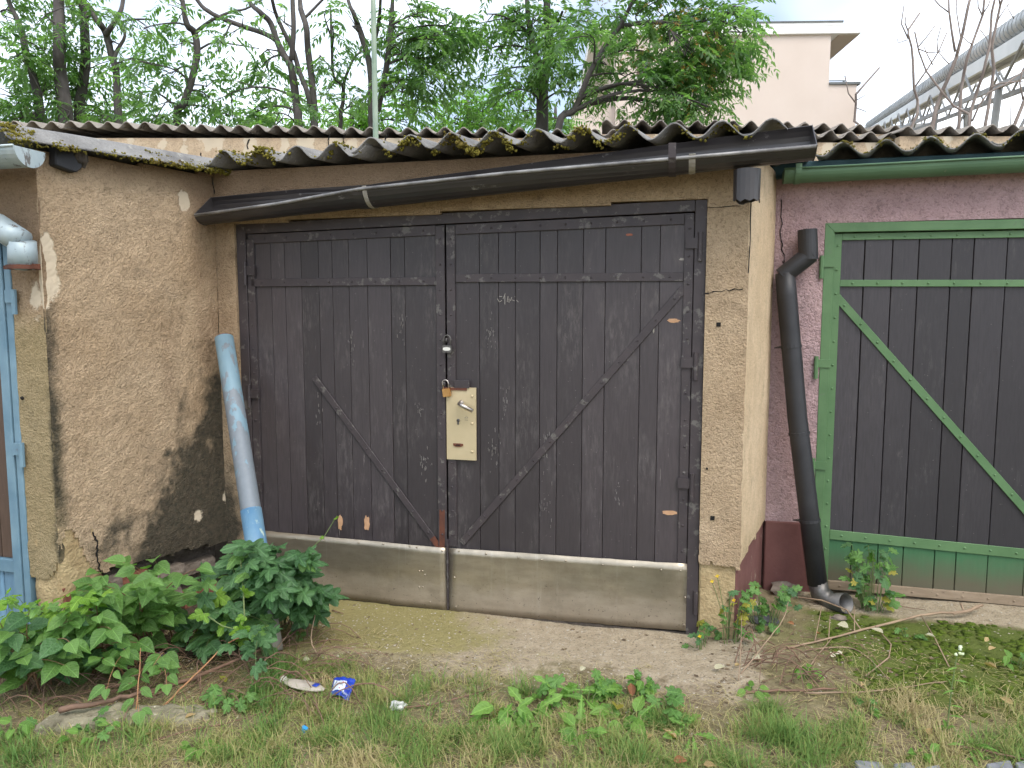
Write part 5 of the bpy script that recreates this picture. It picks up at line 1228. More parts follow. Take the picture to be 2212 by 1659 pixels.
def put_leaf(parent, kind, p, d, nrm, size, name='leaf', wide=1.0):
    me = random.choice(LM[kind]); o = bpy.data.objects.new(name, me); col.objects.link(o)
    T = Matrix.Translation(Vector(p)) @ orient(d, nrm) @ Matrix.Diagonal((size * wide, size, size, 1))
    if parent is not None: o.parent = parent; T = Matrix.Translation(-ORIG[parent.name]) @ T
    o.matrix_basis = T; return o
def rv(a=1.0): return Vector((random.uniform(-a, a), random.uniform(-a, a), random.uniform(-a, a)))
CAMD = Vector((0, -1, .15))
def arching(name, label, cat, group, base, tips, kinds, size, step, stem_mat='stem', r=.004, arch=.25, up=.9, tipkind=None, start=.3):
    """plant of arching stems from around base to each tip, leaves set alternately along them"""
    root = thing(name, label, cat, tuple(base), group)
    for tip in tips:
        b0 = Vector(base) + Vector((random.uniform(-.10, .10), random.uniform(-.08, .08), 0)); b0.z = gz(b0.x, b0.y) - .01
        L = (tip - b0).length; mid = b0.lerp(tip, .45) + Vector((0, 0, arch * L)) + rv(.05)
        n = 9; cv = bez(b0, mid, tip, n)
        MB().tube(cv, [r * (1 - .7 * i / n) for i in range(n + 1)], 5, False).build('stem', M[stem_mat], root, smooth=True)
        k = max(2, int(L * (1 - start) / step)); sgn = random.choice((-1, 1))
        for i in range(k):
            t = start + (1 - start) * (i + .5) / k; j = min(n - 1, int(t * n)); p = cv[j].lerp(cv[j + 1], t * n - j); tg = (cv[j + 1] - cv[j]).normalized()
            side = tg.cross(Vector((0, 0, 1))); side = side.normalized() if side.length > .1 else Vector((1, 0, 0)); sgn = -sgn
            d = side * sgn * random.uniform(.6, 1) + tg * .45 + Vector((0, -.25, -random.uniform(.1, .6))) + rv(.25)
            nn = Vector((0, 0, up)) + CAMD * .75 + rv(.45)
            pe = p + d.normalized() * .018
            put_leaf(root, random.choices([q[0] for q in kinds], [q[1] for q in kinds])[0], pe, d, nn, random.uniform(*size) * (1.05 - .35 * t))
        d = (cv[-1] - cv[-2]).normalized() + Vector((0, 0, -.3))
        put_leaf(root, tipkind or kinds[0][0], cv[-1], d, Vector((0, 0, 1)) + CAMD * .6 + rv(.3), random.uniform(*size) * .6)
    return root
def tipsin(n, x0, x1, y0, y1, d0, d1): return [ondep(random.uniform(x0, x1), random.uniform(y0, y1), random.uniform(d0, d1)) for _ in range(n)]
G1 = 'climbing weeds in the left corner'
bs = lambda x, y: onz(x, y, 0)
arching('knotweed_plant', 'big leafy thicket with heart shaped leaves at the lower left edge', 'plant', G1, bs(70, 1470), tipsin(22, -40, 160, 1295, 1450, 2.72, 3.0), [('heart', 3), ('heartd', 3), ('ovate', 1)], (.085, .145), .085, 'stemred')
arching('knotweed_plant', 'spreading heart leaved plant in front of the broken bricks', 'plant', G1, bs(200, 1440), tipsin(18, 110, 310, 1290, 1440, 2.85, 3.15), [('heart', 3), ('heartd', 2), ('ovate', 1)], (.085, .145), .085, 'stemred')
arching('hop_vine', 'lime green young vine lying over the thicket at the far left', 'plant', G1, bs(90, 1420), tipsin(12, 0, 230, 1265, 1340, 2.85, 3.05), [('lime', 3), ('limeo', 2), ('hopm', 3)], (.06, .10), .065, 'stem', .0025, .12)
arching('knotweed_plant', 'arching sprays of smooth oval leaves under the stained wall', 'plant', G1, bs(330, 1400), tipsin(15, 220, 460, 1205, 1350, 3.05, 3.35) + tipsin(7, 150, 330, 1225, 1300, 2.95, 3.15), [('heart', 4), ('ovate', 3)], (.095, .145), .085, 'stemred', .004, .28)
arching('knotweed_plant', 'low plant trailing oval leaves over the dead stems', 'plant', G1, bs(300, 1450), [ondep(300, 1540, 2.72), ondep(230, 1490, 2.75), ondep(330, 1440, 2.8), ondep(360, 1480, 2.8), ondep(210, 1420, 2.85), ondep(270, 1405, 2.9)], [('heart', 2), ('ovate', 4)], (.060, .10), .06, 'vine3', .003, .30)
arching('hop_vine', 'vine with lobed leaves creeping between the thicket and the blue pipe', 'plant', G1, bs(480, 1370), tipsin(24, 380, 580, 1215, 1400, 3.1, 3.4), [('hop', 3), ('hopm', 4), ('heartd', 2), ('lime', 1)], (.10, .155), .08, 'stem', .003, .2)
arching('hop_vine', 'dark lobed hop mound wrapped round the foot of the blue pipe', 'plant', G1, bs(600, 1345), tipsin(20, 520, 665, 1165, 1280, 3.2, 3.42) + tipsin(12, 540, 620, 1180, 1290, 3.1, 3.25) + tipsin(8, 590, 700, 1250, 1330, 3.25, 3.45), [('hop', 6), ('hop3', 3), ('hopm', 1)], (.12, .18), .078, 'stem', .003, .22, start=.4)
arching('hop_vine', 'two small lobed hop sprigs hanging beside the dead vine', 'plant', G1, bs(545, 1440), [ondep(540, 1365, 2.95), ondep(552, 1438, 2.8), ondep(500, 1395, 2.95), ondep(565, 1350, 3.0)], [('hop', 5)], (.07, .10), .08, 'stem', .0025, .3)
# loose runners: one up the door, one before the mound
def runner(label, pts, mat, r, leaves, kind='lime', size=.04):
    root = thing('hop_runner', label, 'plant', tuple(pts[0]), 'loose hop runners')
    MB().tube(pts, r, 5, False).build('stem', M[mat], root, smooth=True)
    for i in leaves:
        p = Vector(pts[i]); put_leaf(root, kind, p, Vector((random.uniform(-1, 1), -.4, random.uniform(-.2, .5))), CAMD + rv(.3), size * random.uniform(.7, 1.2)); put_leaf(root, kind, p, Vector((random.uniform(-1, 1), -.4, random.uniform(-.6, .1))), CAMD + rv(.3), size * random.uniform(.6, 1))
runner('hop tendril reaching up to the right across the tin sheet', [ondep(640, 1210, 3.55), ondep(665, 1190, 3.62), ondep(700, 1160, 3.66), ondep(715, 1135, 3.68), ondep(726, 1117, 3.68)], 'stem', .0022, (2, 4), size=.03)
runner('single hop shoot standing up left of the blue pipe', [ondep(525, 1300, 3.35), ondep(508, 1250, 3.35), ondep(500, 1215, 3.36), ondep(488, 1180, 3.38)], 'stem', .0025, (1, 3), size=.035)
runner('hanging green runner with pale leaves before the hop mound', [ondep(520, 1210, 3.2), ondep(526, 1280, 3.12), ondep(528, 1330, 3.05), ondep(518, 1362, 3.02), ondep(480, 1352, 3.02), ondep(440, 1325, 3.03)], 'stem', .003, (1, 2, 3, 5), size=.06)
# celandine
def rosette(name, label, group, base, n, kinds, size, spread, height, flowers=0, yellow=0, stemm='stem', cat='plant', tall=None):
    root = thing(name, label, cat, tuple(base), group)
    for i in range(n):
        a = random.uniform(0, 2 * math.pi); rr_ = spread * math.sqrt(random.random()); hz = height * random.uniform(.08, 1)
        tip = Vector(base) + Vector((math.cos(a) * rr_, math.sin(a) * rr_ * .8, hz)); b0 = Vector(base) + Vector((math.cos(a), math.sin(a), 0)) * (.01 + rr_ * .35)
        cv = bez(b0, b0.lerp(tip, .5) + Vector((0, 0, hz * .35)), tip, 4)
        MB().tube(cv, [.0026, .0024, .002, .0018, .0014], 4, False).build('stem', M[stemm], root)
        for k in range(random.choice((1, 2, 3)) if height > .1 else 1):
            p = cv[-1 - min(k, 2)]; d = Vector((math.cos(a), math.sin(a), 0)) * .7 + Vector((0, -.35, -.1)) + rv(.55)
            kd = 'cely' if random.random() < yellow else random.choice(kinds)
            put_leaf(root, kd, p, d, Vector((0, 0, .8)) + CAMD * .7 + rv(.4), random.uniform(*size))
    for i in range(flowers):
        a = random.uniform(0, 6.28); tip = Vector(base) + Vector((math.cos(a) * spread * .8, math.sin(a) * spread * .6 - .05, height * random.uniform(.8, 1.25))); cv = bez(Vector(base), Vector(base).lerp(tip, .5) + Vector((0, 0, .05)), tip, 4)
        MB().tube(cv, .0016, 4, False).build('stem', M['stem'], root)
        fl = MB()
        for k in range(4):
            b_ = k * math.pi / 2 + .3; c_ = tip + Vector((0, -.002, .004)); dx = Vector((math.cos(b_), -.25, math.sin(b_) * .9)); sx_ = Vector((-math.sin(b_), -.1, math.cos(b_)))
            fl.add([c_, c_ + dx * .006 + sx_ * .004, c_ + dx * .010, c_ + dx * .006 - sx_ * .004], [(0, 1, 2, 3)])
        fl.build('flower', M['petal'], root)
    return root
def gb_(x, y): p = onz(x, y, 0); p.z = gz(p.x, p.y); return p
G2 = 'celandine plants by the right hand pillar'
rosette('celandine_plant', 'yellow flowered celandine with fading leaves at the foot of the pillar', G2, gb_(1572, 1385), 26, ['cel', 'cel', 'cel', 'celd'], (.04, .065), .13, .26, 3, .22)
rosette('celandine_plant', 'bushy celandine right of the pillar foot', G2, gb_(1650, 1352), 24, ['cel', 'cel', 'celd'], (.045, .07), .15, .22, 1, .1)
rosette('celandine_plant', 'celandine growing in front of the green door boards', G2, gb_(1885, 1318), 34, ['cel', 'cel', 'celd'], (.05, .08), .13, .36, 0, .1)
rosette('celandine_plant', 'small celandine tuft between pillar and tin sheet', G2, gb_(1512, 1400), 8, ['celd', 'cel'], (.035, .05), .06, .09, 1, 0)
rosette('celandine_plant', 'single celandine sprig on the moss near the long branch', G2, gb_(1965, 1372), 7, ['cel'], (.03, .045), .06, .06, 0, 0)
# rosette weeds in the grass
G3 = 'leafy weeds in the grass strip'
for lab, x, y, n, kd, sz, sp, hh in (('toothed weed at the left end of the weed row', 1085, 1560, 12, ['dand', 'rnd'], (.06, .10), .06, .05), ('pale green toothed weed at the right end of the weed row', 1440, 1545, 12, ['dand', 'cel'], (.06, .09), .06, .06), ('fresh green lobed weed behind the tall dandelion', 1300, 1500, 12, ['dand', 'cel'], (.06, .10), .05, .08), ('upright lobed weed behind the left dandelion clump', 1195, 1518, 12, ['dand', 'cel'], (.06, .10), .05, .07),
    ('tall dandelion clump with upright toothed leaves below the middle of the door', 1262, 1530, 15, ['dand'], (.09, .15), .06, .07), ('dandelion clump with arching leaves left of the tall dandelion', 1135, 1545, 13, ['dand', 'lance'], (.08, .13), .06, .05),
    ('small broad leaved plantain below the tall dandelion', 1255, 1588, 10, ['rnd', 'dand'], (.06, .10), .05, .03), ('pale broad leaved weed right of the tall dandelion', 1345, 1555, 10, ['dand', 'rnd'], (.08, .12), .08, .03),
    ('green weed with small rounded leaves at the edge of the concrete', 1392, 1498, 12, ['cel', 'rnd'], (.03, .05), .06, .09), ('low dandelion near the single tan leaf', 1490, 1592, 9, ['dand'], (.06, .09), .05, .03),
    ('low toothed weed among the grass left of the dandelions', 1185, 1580, 8, ['rnd', 'dand'], (.05, .08), .05, .02), ('small ground weed near the bottom left corner', 18, 1600, 16, ['rnd', 'cel'], (.035, .06), .09, .06),
    ('small bright weed in front of the broken kerb block', 200, 1600, 16, ['rnd', 'cel'], (.03, .05), .08, .05), ('leafy weed right of the kerb block by the dead stems', 505, 1528, 14, ['cel', 'hopm'], (.04, .065), .09, .06),
    ('single broad leaf seedling at the bottom edge', 850, 1640, 5, ['rnd'], (.05, .07), .03, .02), ('small weed at the foot of the grass tuft on the right', 1745, 1470, 8, ['rnd'], (.035, .05), .05, .04),
    ('small round leaved weed on the moss edge', 1625, 1500, 7, ['rnd'], (.035, .055), .04, .03), ('tiny weed right of the blue pipe foot', 640, 1385, 7, ['cel'], (.025, .04), .04, .04),
    ('small weed by the right border of the moss', 2190, 1440, 8, ['rnd', 'cel'], (.03, .045), .05, .04), ('seedling in dry grass at the lower right', 2000, 1640, 7, ['rnd'], (.03, .05), .04, .03),
    ('low weed in the dry grass at the lower right', 2090, 1620, 8, ['lance'], (.05, .08), .04, .02), ('yellowish weed left of the litter', 430, 1625, 7, ['rnd'], (.04, .06), .04, .03), ('small weed under the arching plant on the right strip', 1875, 1535, 7, ['cel', 'rnd'], (.03, .05), .05, .03)):
    big = .95 if 1100 < x < 1420 else 1.1
    rosette('weed_plant', lab, G3, gb_(x, y), int(n * 1.25), kd, (sz[0] * big, sz[1] * big), sp * big, hh * big * 1.3)
# tall flowering stalk on the right
p0 = gb_(2045, 1585); root = thing('flowering_stalk', 'tall thin stalk with tiny white flowers standing on the mossy ground', 'plant', tuple(p0))
cv = [p0, p0 + Vector((.004, 0, .10)), p0 + Vector((.012, .005, .2)), p0 + Vector((.03, .01, .33))]
MB().tube(cv, [.003, .003, .0025, .0018], 5, False).build('stem', M['stem'], root)
for t in (.08, .12, .18, .22, .27): put_leaf(root, 'lance', p0 + Vector((.03 * t / .33, 0, t)), Vector((random.choice((-1, 1)), -.3, .2)), Vector((0, -.3, 1)), .045)
for k in range(6):
    put_leaf(root, 'rnd', p0 + Vector((0, 0, .03)), rv(1) + Vector((0, 0, .3)), Vector((0, -.3, 1)), .035)
fw = MB()
for k in range(7): fw.lump(p0 + Vector((.03, .01, .335)) + rv(.016), .006, amp=.4)
fw.build('flower', M['petalw'], root)

# ------------------------------------------------------------------ grass
def grass_mat():
    k = NT('grass_blades'); t = k.attr('tint'); c = k.ramp(t, [(0, (.50, .41, .22)), (.35, (.40, .36, .15)), (.55, (.26, .31, .085)), (.8, (.17, .28, .065)), (1, (.12, .23, .055))])
    k.fin(c, .6, 0, None, .3); tr = k.t.nodes.new('ShaderNodeBsdfTranslucent'); k.put(tr, 'Color', c); ms = k.t.nodes.new('ShaderNodeMixShader'); ms.inputs[0].default_value = .3
    k.t.links.new(k.b.outputs[0], ms.inputs[1]); k.t.links.new(tr.outputs[0], ms.inputs[2]); k.t.links.new(ms.outputs[0], k.o.inputs[0]); return k.m
def blades(name, P, ang, hgt, lean, wd, tint, mat, label, cat):
    n = len(P); dx = np.cos(ang); dy = np.sin(ang); vs = []
    for t, w_ in ((0, 1.), (.4, .85), (.75, .5), (1., 0)):
        cx = P[:, 0] + dx * lean * t ** 1.7; cy = P[:, 1] + dy * lean * t ** 1.7; cz = P[:, 2] + hgt * (t - .35 * t * t * np.clip(lean / (hgt + 1e-4), 0, 1.4))
        if w_ > 0:
            vs.append(np.stack([cx - dy * wd * w_ / 2, cy + dx * wd * w_ / 2, cz], 1)); vs.append(np.stack([cx + dy * wd * w_ / 2, cy - dx * wd * w_ / 2, cz], 1))
        else: vs.append(np.stack([cx, cy, cz], 1))
    v = np.stack(vs, 1).reshape(-1, 3); b = (np.arange(n) * 7)[:, None]
    q1 = b + np.array([0, 1, 3, 2]); q2 = b + np.array([2, 3, 5, 4]); t3 = b + np.array([4, 5, 6])
    loops = np.concatenate([q1, q2, t3], 1).ravel(); tot = np.tile([4, 4, 3], n); st = np.concatenate([[0], np.cumsum(tot)[:-1]])
    me = bpy.data.meshes.new(name); me.vertices.add(len(v)); me.vertices.foreach_set('co', v.ravel()); me.loops.add(len(loops)); me.loops.foreach_set('vertex_index', loops.astype(np.int32))
    me.polygons.add(len(tot)); me.polygons.foreach_set('loop_start', st.astype(np.int32)); me.polygons.foreach_set('loop_total', tot.astype(np.int32))
    a_ = me.attributes.new('tint', 'FLOAT', 'POINT'); a_.data.foreach_set('value', np.repeat(np.clip(tint, 0, 1), 7).astype(np.float32)); me.update(calc_edges=True)
    o = link(name, me, None, mat); o['kind'] = 'stuff'; tag(o, label, cat); return o
GM = grass_mat()
gp_ = []; gt_ = []; gh_ = []
def gdens(x, y):
    s, d = inmain(x, y); s2, d2 = inpink(x, y); n1 = fbm(x * 1.7, y * 1.7, 3); n2 = fbm(x * 6, y * 6, 5)
    v = sstep(.62, .98, d + .22 * n1 + .1 * n2) if s2 < .2 else sstep(.95, 1.35, d2 + .2 * n1 + .1 * n2)
    if x < -1.1: v *= sstep(2.95, 2.62, y + .12 * n1)
    v *= .10 + .9 * sstep(-.22, .32, n2 + .7 * n1)
    return v
tufts = [(1128, 1500, .05, 90, .12), (1432, 1560, .07, 260, .08), (1690, 1600, .10, 420, .11), (1660, 1540, .06, 160, .10), (1560, 1640, .08, 240, .08), (820, 1560, .10, 300, .07), (700, 1600, .08, 220, .07), (600, 1640, .08, 180, .07), (1000, 1600, .10, 240, .07), (1350, 1640, .1, 260, .08), (1950, 1560, .05, 60, .06), (2140, 1590, .06, 70, .06), (1090, 1630, .08, 200, .08), (900, 1640, .1, 220, .07), (480, 1640, .08, 160, .06), (1750, 1640, .08, 180, .09)]
for x, y, r, n, h_ in tufts:
    c = onz(x, y, 0)
    for _ in range(n): gp_.append((c.x + random.gauss(0, r * .5), c.y + random.gauss(0, r * .4))); gt_.append(random.gauss(.82, .14)); gh_.append(h_ * random.uniform(.5, 1.2))
cnt = 0
while cnt < 30000:
    x = random.uniform(-2.7, 2.7); y = random.uniform(2.25, 3.25)
    if random.random() < gdens(x, y):
        g_ = fbm(x * 2.3, y * 2.3, 9) + .5 * fbm(x * 9, y * 9, 4); gp_.append((x, y)); gt_.append(.57 + .6 * g_ + random.gauss(0, .19)); gh_.append(random.uniform(.03, .09) * (1 + .5 * max(0, g_))); cnt += 1
for _ in range(6000):
    x = random.uniform(-3.4, 3.4); y = random.uniform(1.2, 2.3); g_ = fbm(x * 2.3, y * 2.3, 9); gp_.append((x, y)); gt_.append(.4 + .6 * g_ + random.gauss(0, .18)); gh_.append(random.uniform(.02, .06))
GP = np.array([(x, y, gz(x, y) - .004) for x, y in gp_]); n = len(GP); gh_ = np.array(gh_)
blades('grass', GP, rng.uniform(0, 6.283, n), gh_, gh_ * rng.uniform(.2, 1.5, n), rng.uniform(.0022, .0042, n), np.array(gt_), GM, 'short mixed green and straw coloured grass along the front', 'grass')
# dry straw lying flat
sp_ = []
while len(sp_) < 13000:
    x = random.uniform(-2.6, 2.6); y = random.uniform(2.3, 3.6); s, d = inmain(x, y); v = max(gdens(x, y) * .7, .35 * (d > .8), .55 * (.35 < d < .9) * (.0 < s < 3.6) * (.2 + fbm(x * 3, y * 3, 2)), .5 * (s > 2.9) * (d > -.1) * .25, .45 * (x < -1 and 2.6 < y < 3.3))
    if random.random() < v: sp_.append((x, y, gz(x, y) + .003 + random.random() * .012))
SP = np.array(sp_); n = len(SP); ln = rng.uniform(.02, .11, n)
blades('dry_straw', SP, rng.uniform(0, 6.283, n), rng.uniform(.001, .012, n), ln, rng.uniform(.0015, .0036, n), rng.uniform(-.1, .42, n), GM, 'dry straw and dead stalk litter lying on the soil', 'straw')
# leaf litter crumbs and pebbles
def scatter(name, n, test, smin, smax, mat, label, cat, flat=.5):
    b = MB(); k = 0
    while k < n:
        x = random.uniform(-2.7, 2.8); y = random.uniform(2.3, 4.4)
        if random.random() > test(x, y): continue
        r = random.uniform(smin, smax) * random.choice((1, 1, .6)); z = gz(x, y); a = random.uniform(0, 3.14); ca, sa = math.cos(a) * r, math.sin(a) * r; e = random.uniform(.5, 1)
        v = [(x + ca, y + sa, z + r * .2), (x - sa * e, y + ca * e, z + r * random.uniform(.0, .3)), (x - ca, y - sa, z + r * .2), (x + sa * e, y - ca * e, z + r * random.uniform(.0, .3)), (x, y, z + r * flat), (x, y, z - r * .3)]
        b.add(v, [(0, 1, 4), (1, 2, 4), (2, 3, 4), (3, 0, 4), (1, 0, 5), (2, 1, 5), (3, 2, 5), (0, 3, 5)]); k += 1
    o = b.build(name, M[mat]); o['kind'] = 'stuff'; tag(o, label, cat); return o
M['peb'] = plain('pebbles', (.30, .26, .20), (.50, .45, .37), 60, .9); M['litter'] = plain('leaf_crumbs', (.06, .042, .028), (.24, .17, .10), 45, .95)
def ont(x, y): s, d = inmain(x, y); s2, d2 = inpink(x, y); return s, d, s2, d2
def t_peb(x, y): s, d, s2, d2 = ont(x, y); return .9 if (.3 < s < 2.85 and 0 < d < .95) else (.25 if d > .95 and s > 0 else (.4 if s2 > .1 and 0 < d2 < 1.2 else 0))
def t_lit(x, y): s, d, s2, d2 = ont(x, y); return 1 if (s < .5 and .05 < d < 1.3) else (.8 if (s > 2.7 and d > -.3 and s2 < .8 and d2 > .02) else (.25 if d > .5 else (.05 if d > 0 else 0)))
scatter('gravel', 2600, t_peb, .003, .008, 'peb', 'fine gravel grains on the concrete before the door', 'gravel')
scatter('leaf_litter', 4200, t_lit, .004, .014, 'litter', 'dark crumbled leaf litter under the plants', 'litter', .25)
# moss cushions in front of the green door
mb = MB(); k = 0
while k < 2600:
    s2 = random.uniform(.25, 2.6); d2 = random.uniform(.25, 1.35); p = FP.pt(s2, 0, d2); m = gmask(p.x, p.y)[2]
    if random.random() > m * sstep(-.25, .25, fbm(p.x * 5, p.y * 5, 31)): continue
    mb.lump((p.x, p.y, gz(p.x, p.y)), random.uniform(.008, .026), (1, 1, .32), .5, 1); k += 1
mo = mb.build('moss', M['moss'], None, smooth=True); mo['kind'] = 'stuff'; tag(mo, 'dark green moss carpet in front of the green door', 'moss')

# ------------------------------------------------------------------ dead stems and branches
def stick(name, label, pts, r, mat, cat='twig', lift=.012, group=None, sub=()):
    P_ = []
    for q in pts:
        p = onz(q[0], q[1], q[2] if len(q) > 2 else lift); P_.append(p)
    sm_ = []
    for i in range(len(P_) - 1):
        a, b_, c, d = P_[max(0, i - 1)], P_[i], P_[i + 1], P_[min(len(P_) - 1, i + 2)]
        for kk_ in range(4):
            t = kk_ / 4; sm_.append(.5 * ((2 * b_) + (c - a) * t + (2 * a - 5 * b_ + 4 * c - d) * t * t + (3 * b_ - a - 3 * c + d) * t ** 3) + rv(r * .4))
    sm_.append(P_[-1]); n = len(sm_); root = thing(name, label, cat, tuple(P_[0]), group)
    MB().tube(sm_, [r * (1 - .55 * i / n) * random.uniform(.9, 1.1) for i in range(n)], 6).build('stem', M[mat], root, smooth=True)
    for sq, sr in sub: MB().tube([onz(q[0], q[1], q[2] if len(q) > 2 else lift) for q in sq], sr, 5).build('side_twig', M[mat], root, smooth=True)
    return root
G4 = 'dead stems on the ground'
stick('branch', 'long forked dry branch lying across the moss towards the green door', [(2121, 1306, .05), (2083, 1322, .04), (2012, 1326, .03), (1891, 1353), (1782, 1381), (1700, 1400)], .0085, 'vine2', 'branch', group=G4,
      sub=[([(2083, 1322, .04), (2075, 1303, .07)], .005), ([(2115, 1313, .04), (2060, 1327, .04)], .005), ([(1860, 1360), (1830, 1318, .04), (1776, 1297, .05), (1703, 1287, .05)], .004), ([(1891, 1353), (1925, 1392), (1920, 1420), (1870, 1460)], .0035), ([(1800, 1375), (1762, 1420), (1740, 1455)], .003), ([(1990, 1330, .03), (2020, 1380), (2050, 1440)], .003), ([(1846, 1365, .01), (1845, 1310, .06)], .0025), ([(1790, 1380), (1793, 1330, .06)], .0025), ([(1760, 1386), (1775, 1310, .09)], .0025)])
stick('dead_vine', 'thick brown dead vine running from the left up to the blue pipe', [(323, 1492), (390, 1474), (450, 1453, .03), (555, 1407, .05), (626, 1372, .05), (690, 1330, .05)], .010, 'vine', 'vine', group=G4)
stick('dead_vine', 'short thick brown stem lying on the kerb block', [(130, 1534, .075), (200, 1522, .08), (281, 1502, .08), (340, 1493, .05)], .012, 'vine', 'vine', group=G4)
stick('dry_stalk', 'long orange brown stalk rising towards the hop mound', [(350, 1528), (400, 1478, .05), (439, 1442, .08), (485, 1393, .14), (527, 1375, .16)], .0045, 'vine3', group=G4)
stick('dry_stalk', 'thin upright orange stalk in front of the thicket', [(270, 1560), (292, 1540, .03), (299, 1474, .12), (304, 1400, .22)], .0032, 'vine3', group=G4)
stick('dry_stalk', 'pale looped stem right of the blue pipe', [(690, 1420), (672, 1380, .08), (683, 1312, .16), (668, 1300, .14), (640, 1310, .1), (590, 1340, .1)], .0035, 'vine2', group=G4)
stick('dry_stalk', 'pale straight stalk crossing the dead vine', [(575, 1440), (600, 1400, .05), (630, 1360, .1)], .003, 'vine2', group=G4)
stick('dry_stalk', 'curled tan stem around the pipe foot', [(610, 1395), (640, 1372, .04), (652, 1350, .07), (640, 1338, .08), (612, 1350, .06), (560, 1360, .03)], .003, 'vine', group=G4)
stick('dry_stalk', 'thin reddish stem left of the litter', [(560, 1560), (585, 1535), (600, 1500), (575, 1455)], .003, 'vine3', group=G4)
stick('dry_stalk', 'brown stem arching over the soil left of the blue wrapper', [(330, 1600), (420, 1575), (500, 1560), (580, 1530), (600, 1490)], .0035, 'vine', group=G4)
stick('dry_stalk', 'long tan stem from the litter towards the kerb block', [(640, 1490), (625, 1530), (600, 1560), (560, 1575)], .003, 'vine2', group=G4)
stick('twig', 'dark straight twig lying on the soil below the door', [(840, 1532), (930, 1522), (1020, 1500), (1062, 1485)], .0045, 'vine', group=G4)
stick('twig', 'short pink brown stub beside the blue wrapper', [(695, 1455), (722, 1473)], .007, 'vine3', group=G4)
stick('twig', 'dark brown stick half buried in the grass on the right', [(1600, 1498), (1662, 1493), (1740, 1490), (1809, 1487)], .007, 'vine', group=G4)
stick('twig', 'long thin tan twig below the moss', [(1740, 1497), (1880, 1494), (1980, 1480), (2046, 1472)], .0038, 'vine2', group=G4)
stick('dry_stalk', 'tall pale stalk leaning right beside the celandine', [(1600, 1455), (1651, 1392, .06), (1690, 1340, .12), (1703, 1300, .16)], .0035, 'vine2', group=G4)
stick('dry_stalk', 'thin pale stalk standing left of the celandine', [(1595, 1470), (1600, 1400, .12), (1602, 1330, .2)], .0022, 'vine2', group=G4)
stick('twig', 'straight dark twig at the right edge of the dry grass', [(2060, 1612), (2130, 1622), (2220, 1642)], .005, 'vine', group=G4)
stick('twig', 'tan twig curving over the moss under the long branch', [(1740, 1405), (1830, 1398), (1880, 1425), (1920, 1470)], .0035, 'vine2', group=G4)
stick('twig', 'thin twig lying on the concrete before the green door', [(1905, 1296), (1950, 1310), (2000, 1318)], .003, 'vine', group=G4)
stick('twig', 'short dark twig on the mossy concrete right of the hop mound', [(718, 1318), (742, 1326)], .0035, 'vine', group=G4)
tb_ = MB()
for _ in range(260):                       # uncountable fine tangle
    z1_ = random.random()
    if z1_ < .88: x0, y0 = random.uniform(-60, 700), random.uniform(1370, 1530)
    else: x0, y0 = random.uniform(1560, 1800), random.uniform(1400, 1480)
    p = onz(x0, y0, .01); a = random.gauss(.3, .9); L = random.uniform(.08, .35); d = Vector((math.cos(a), math.sin(a), 0)); h_ = random.uniform(.0, .10)
    tb_.tube(bez(p, p + d * L * .5 + Vector((0, 0, h_ * 2)) + rv(.04), p + d * L + Vector((0, 0, random.uniform(0, .02))), 5), random.uniform(.0012, .003), 4, False)
tb = tb_.build('dead_stem_tangle', M['vine'], None, smooth=True); tb['kind'] = 'stuff'; tag(tb, 'tangle of fine dead brown stems under the left plants', 'dead stems')

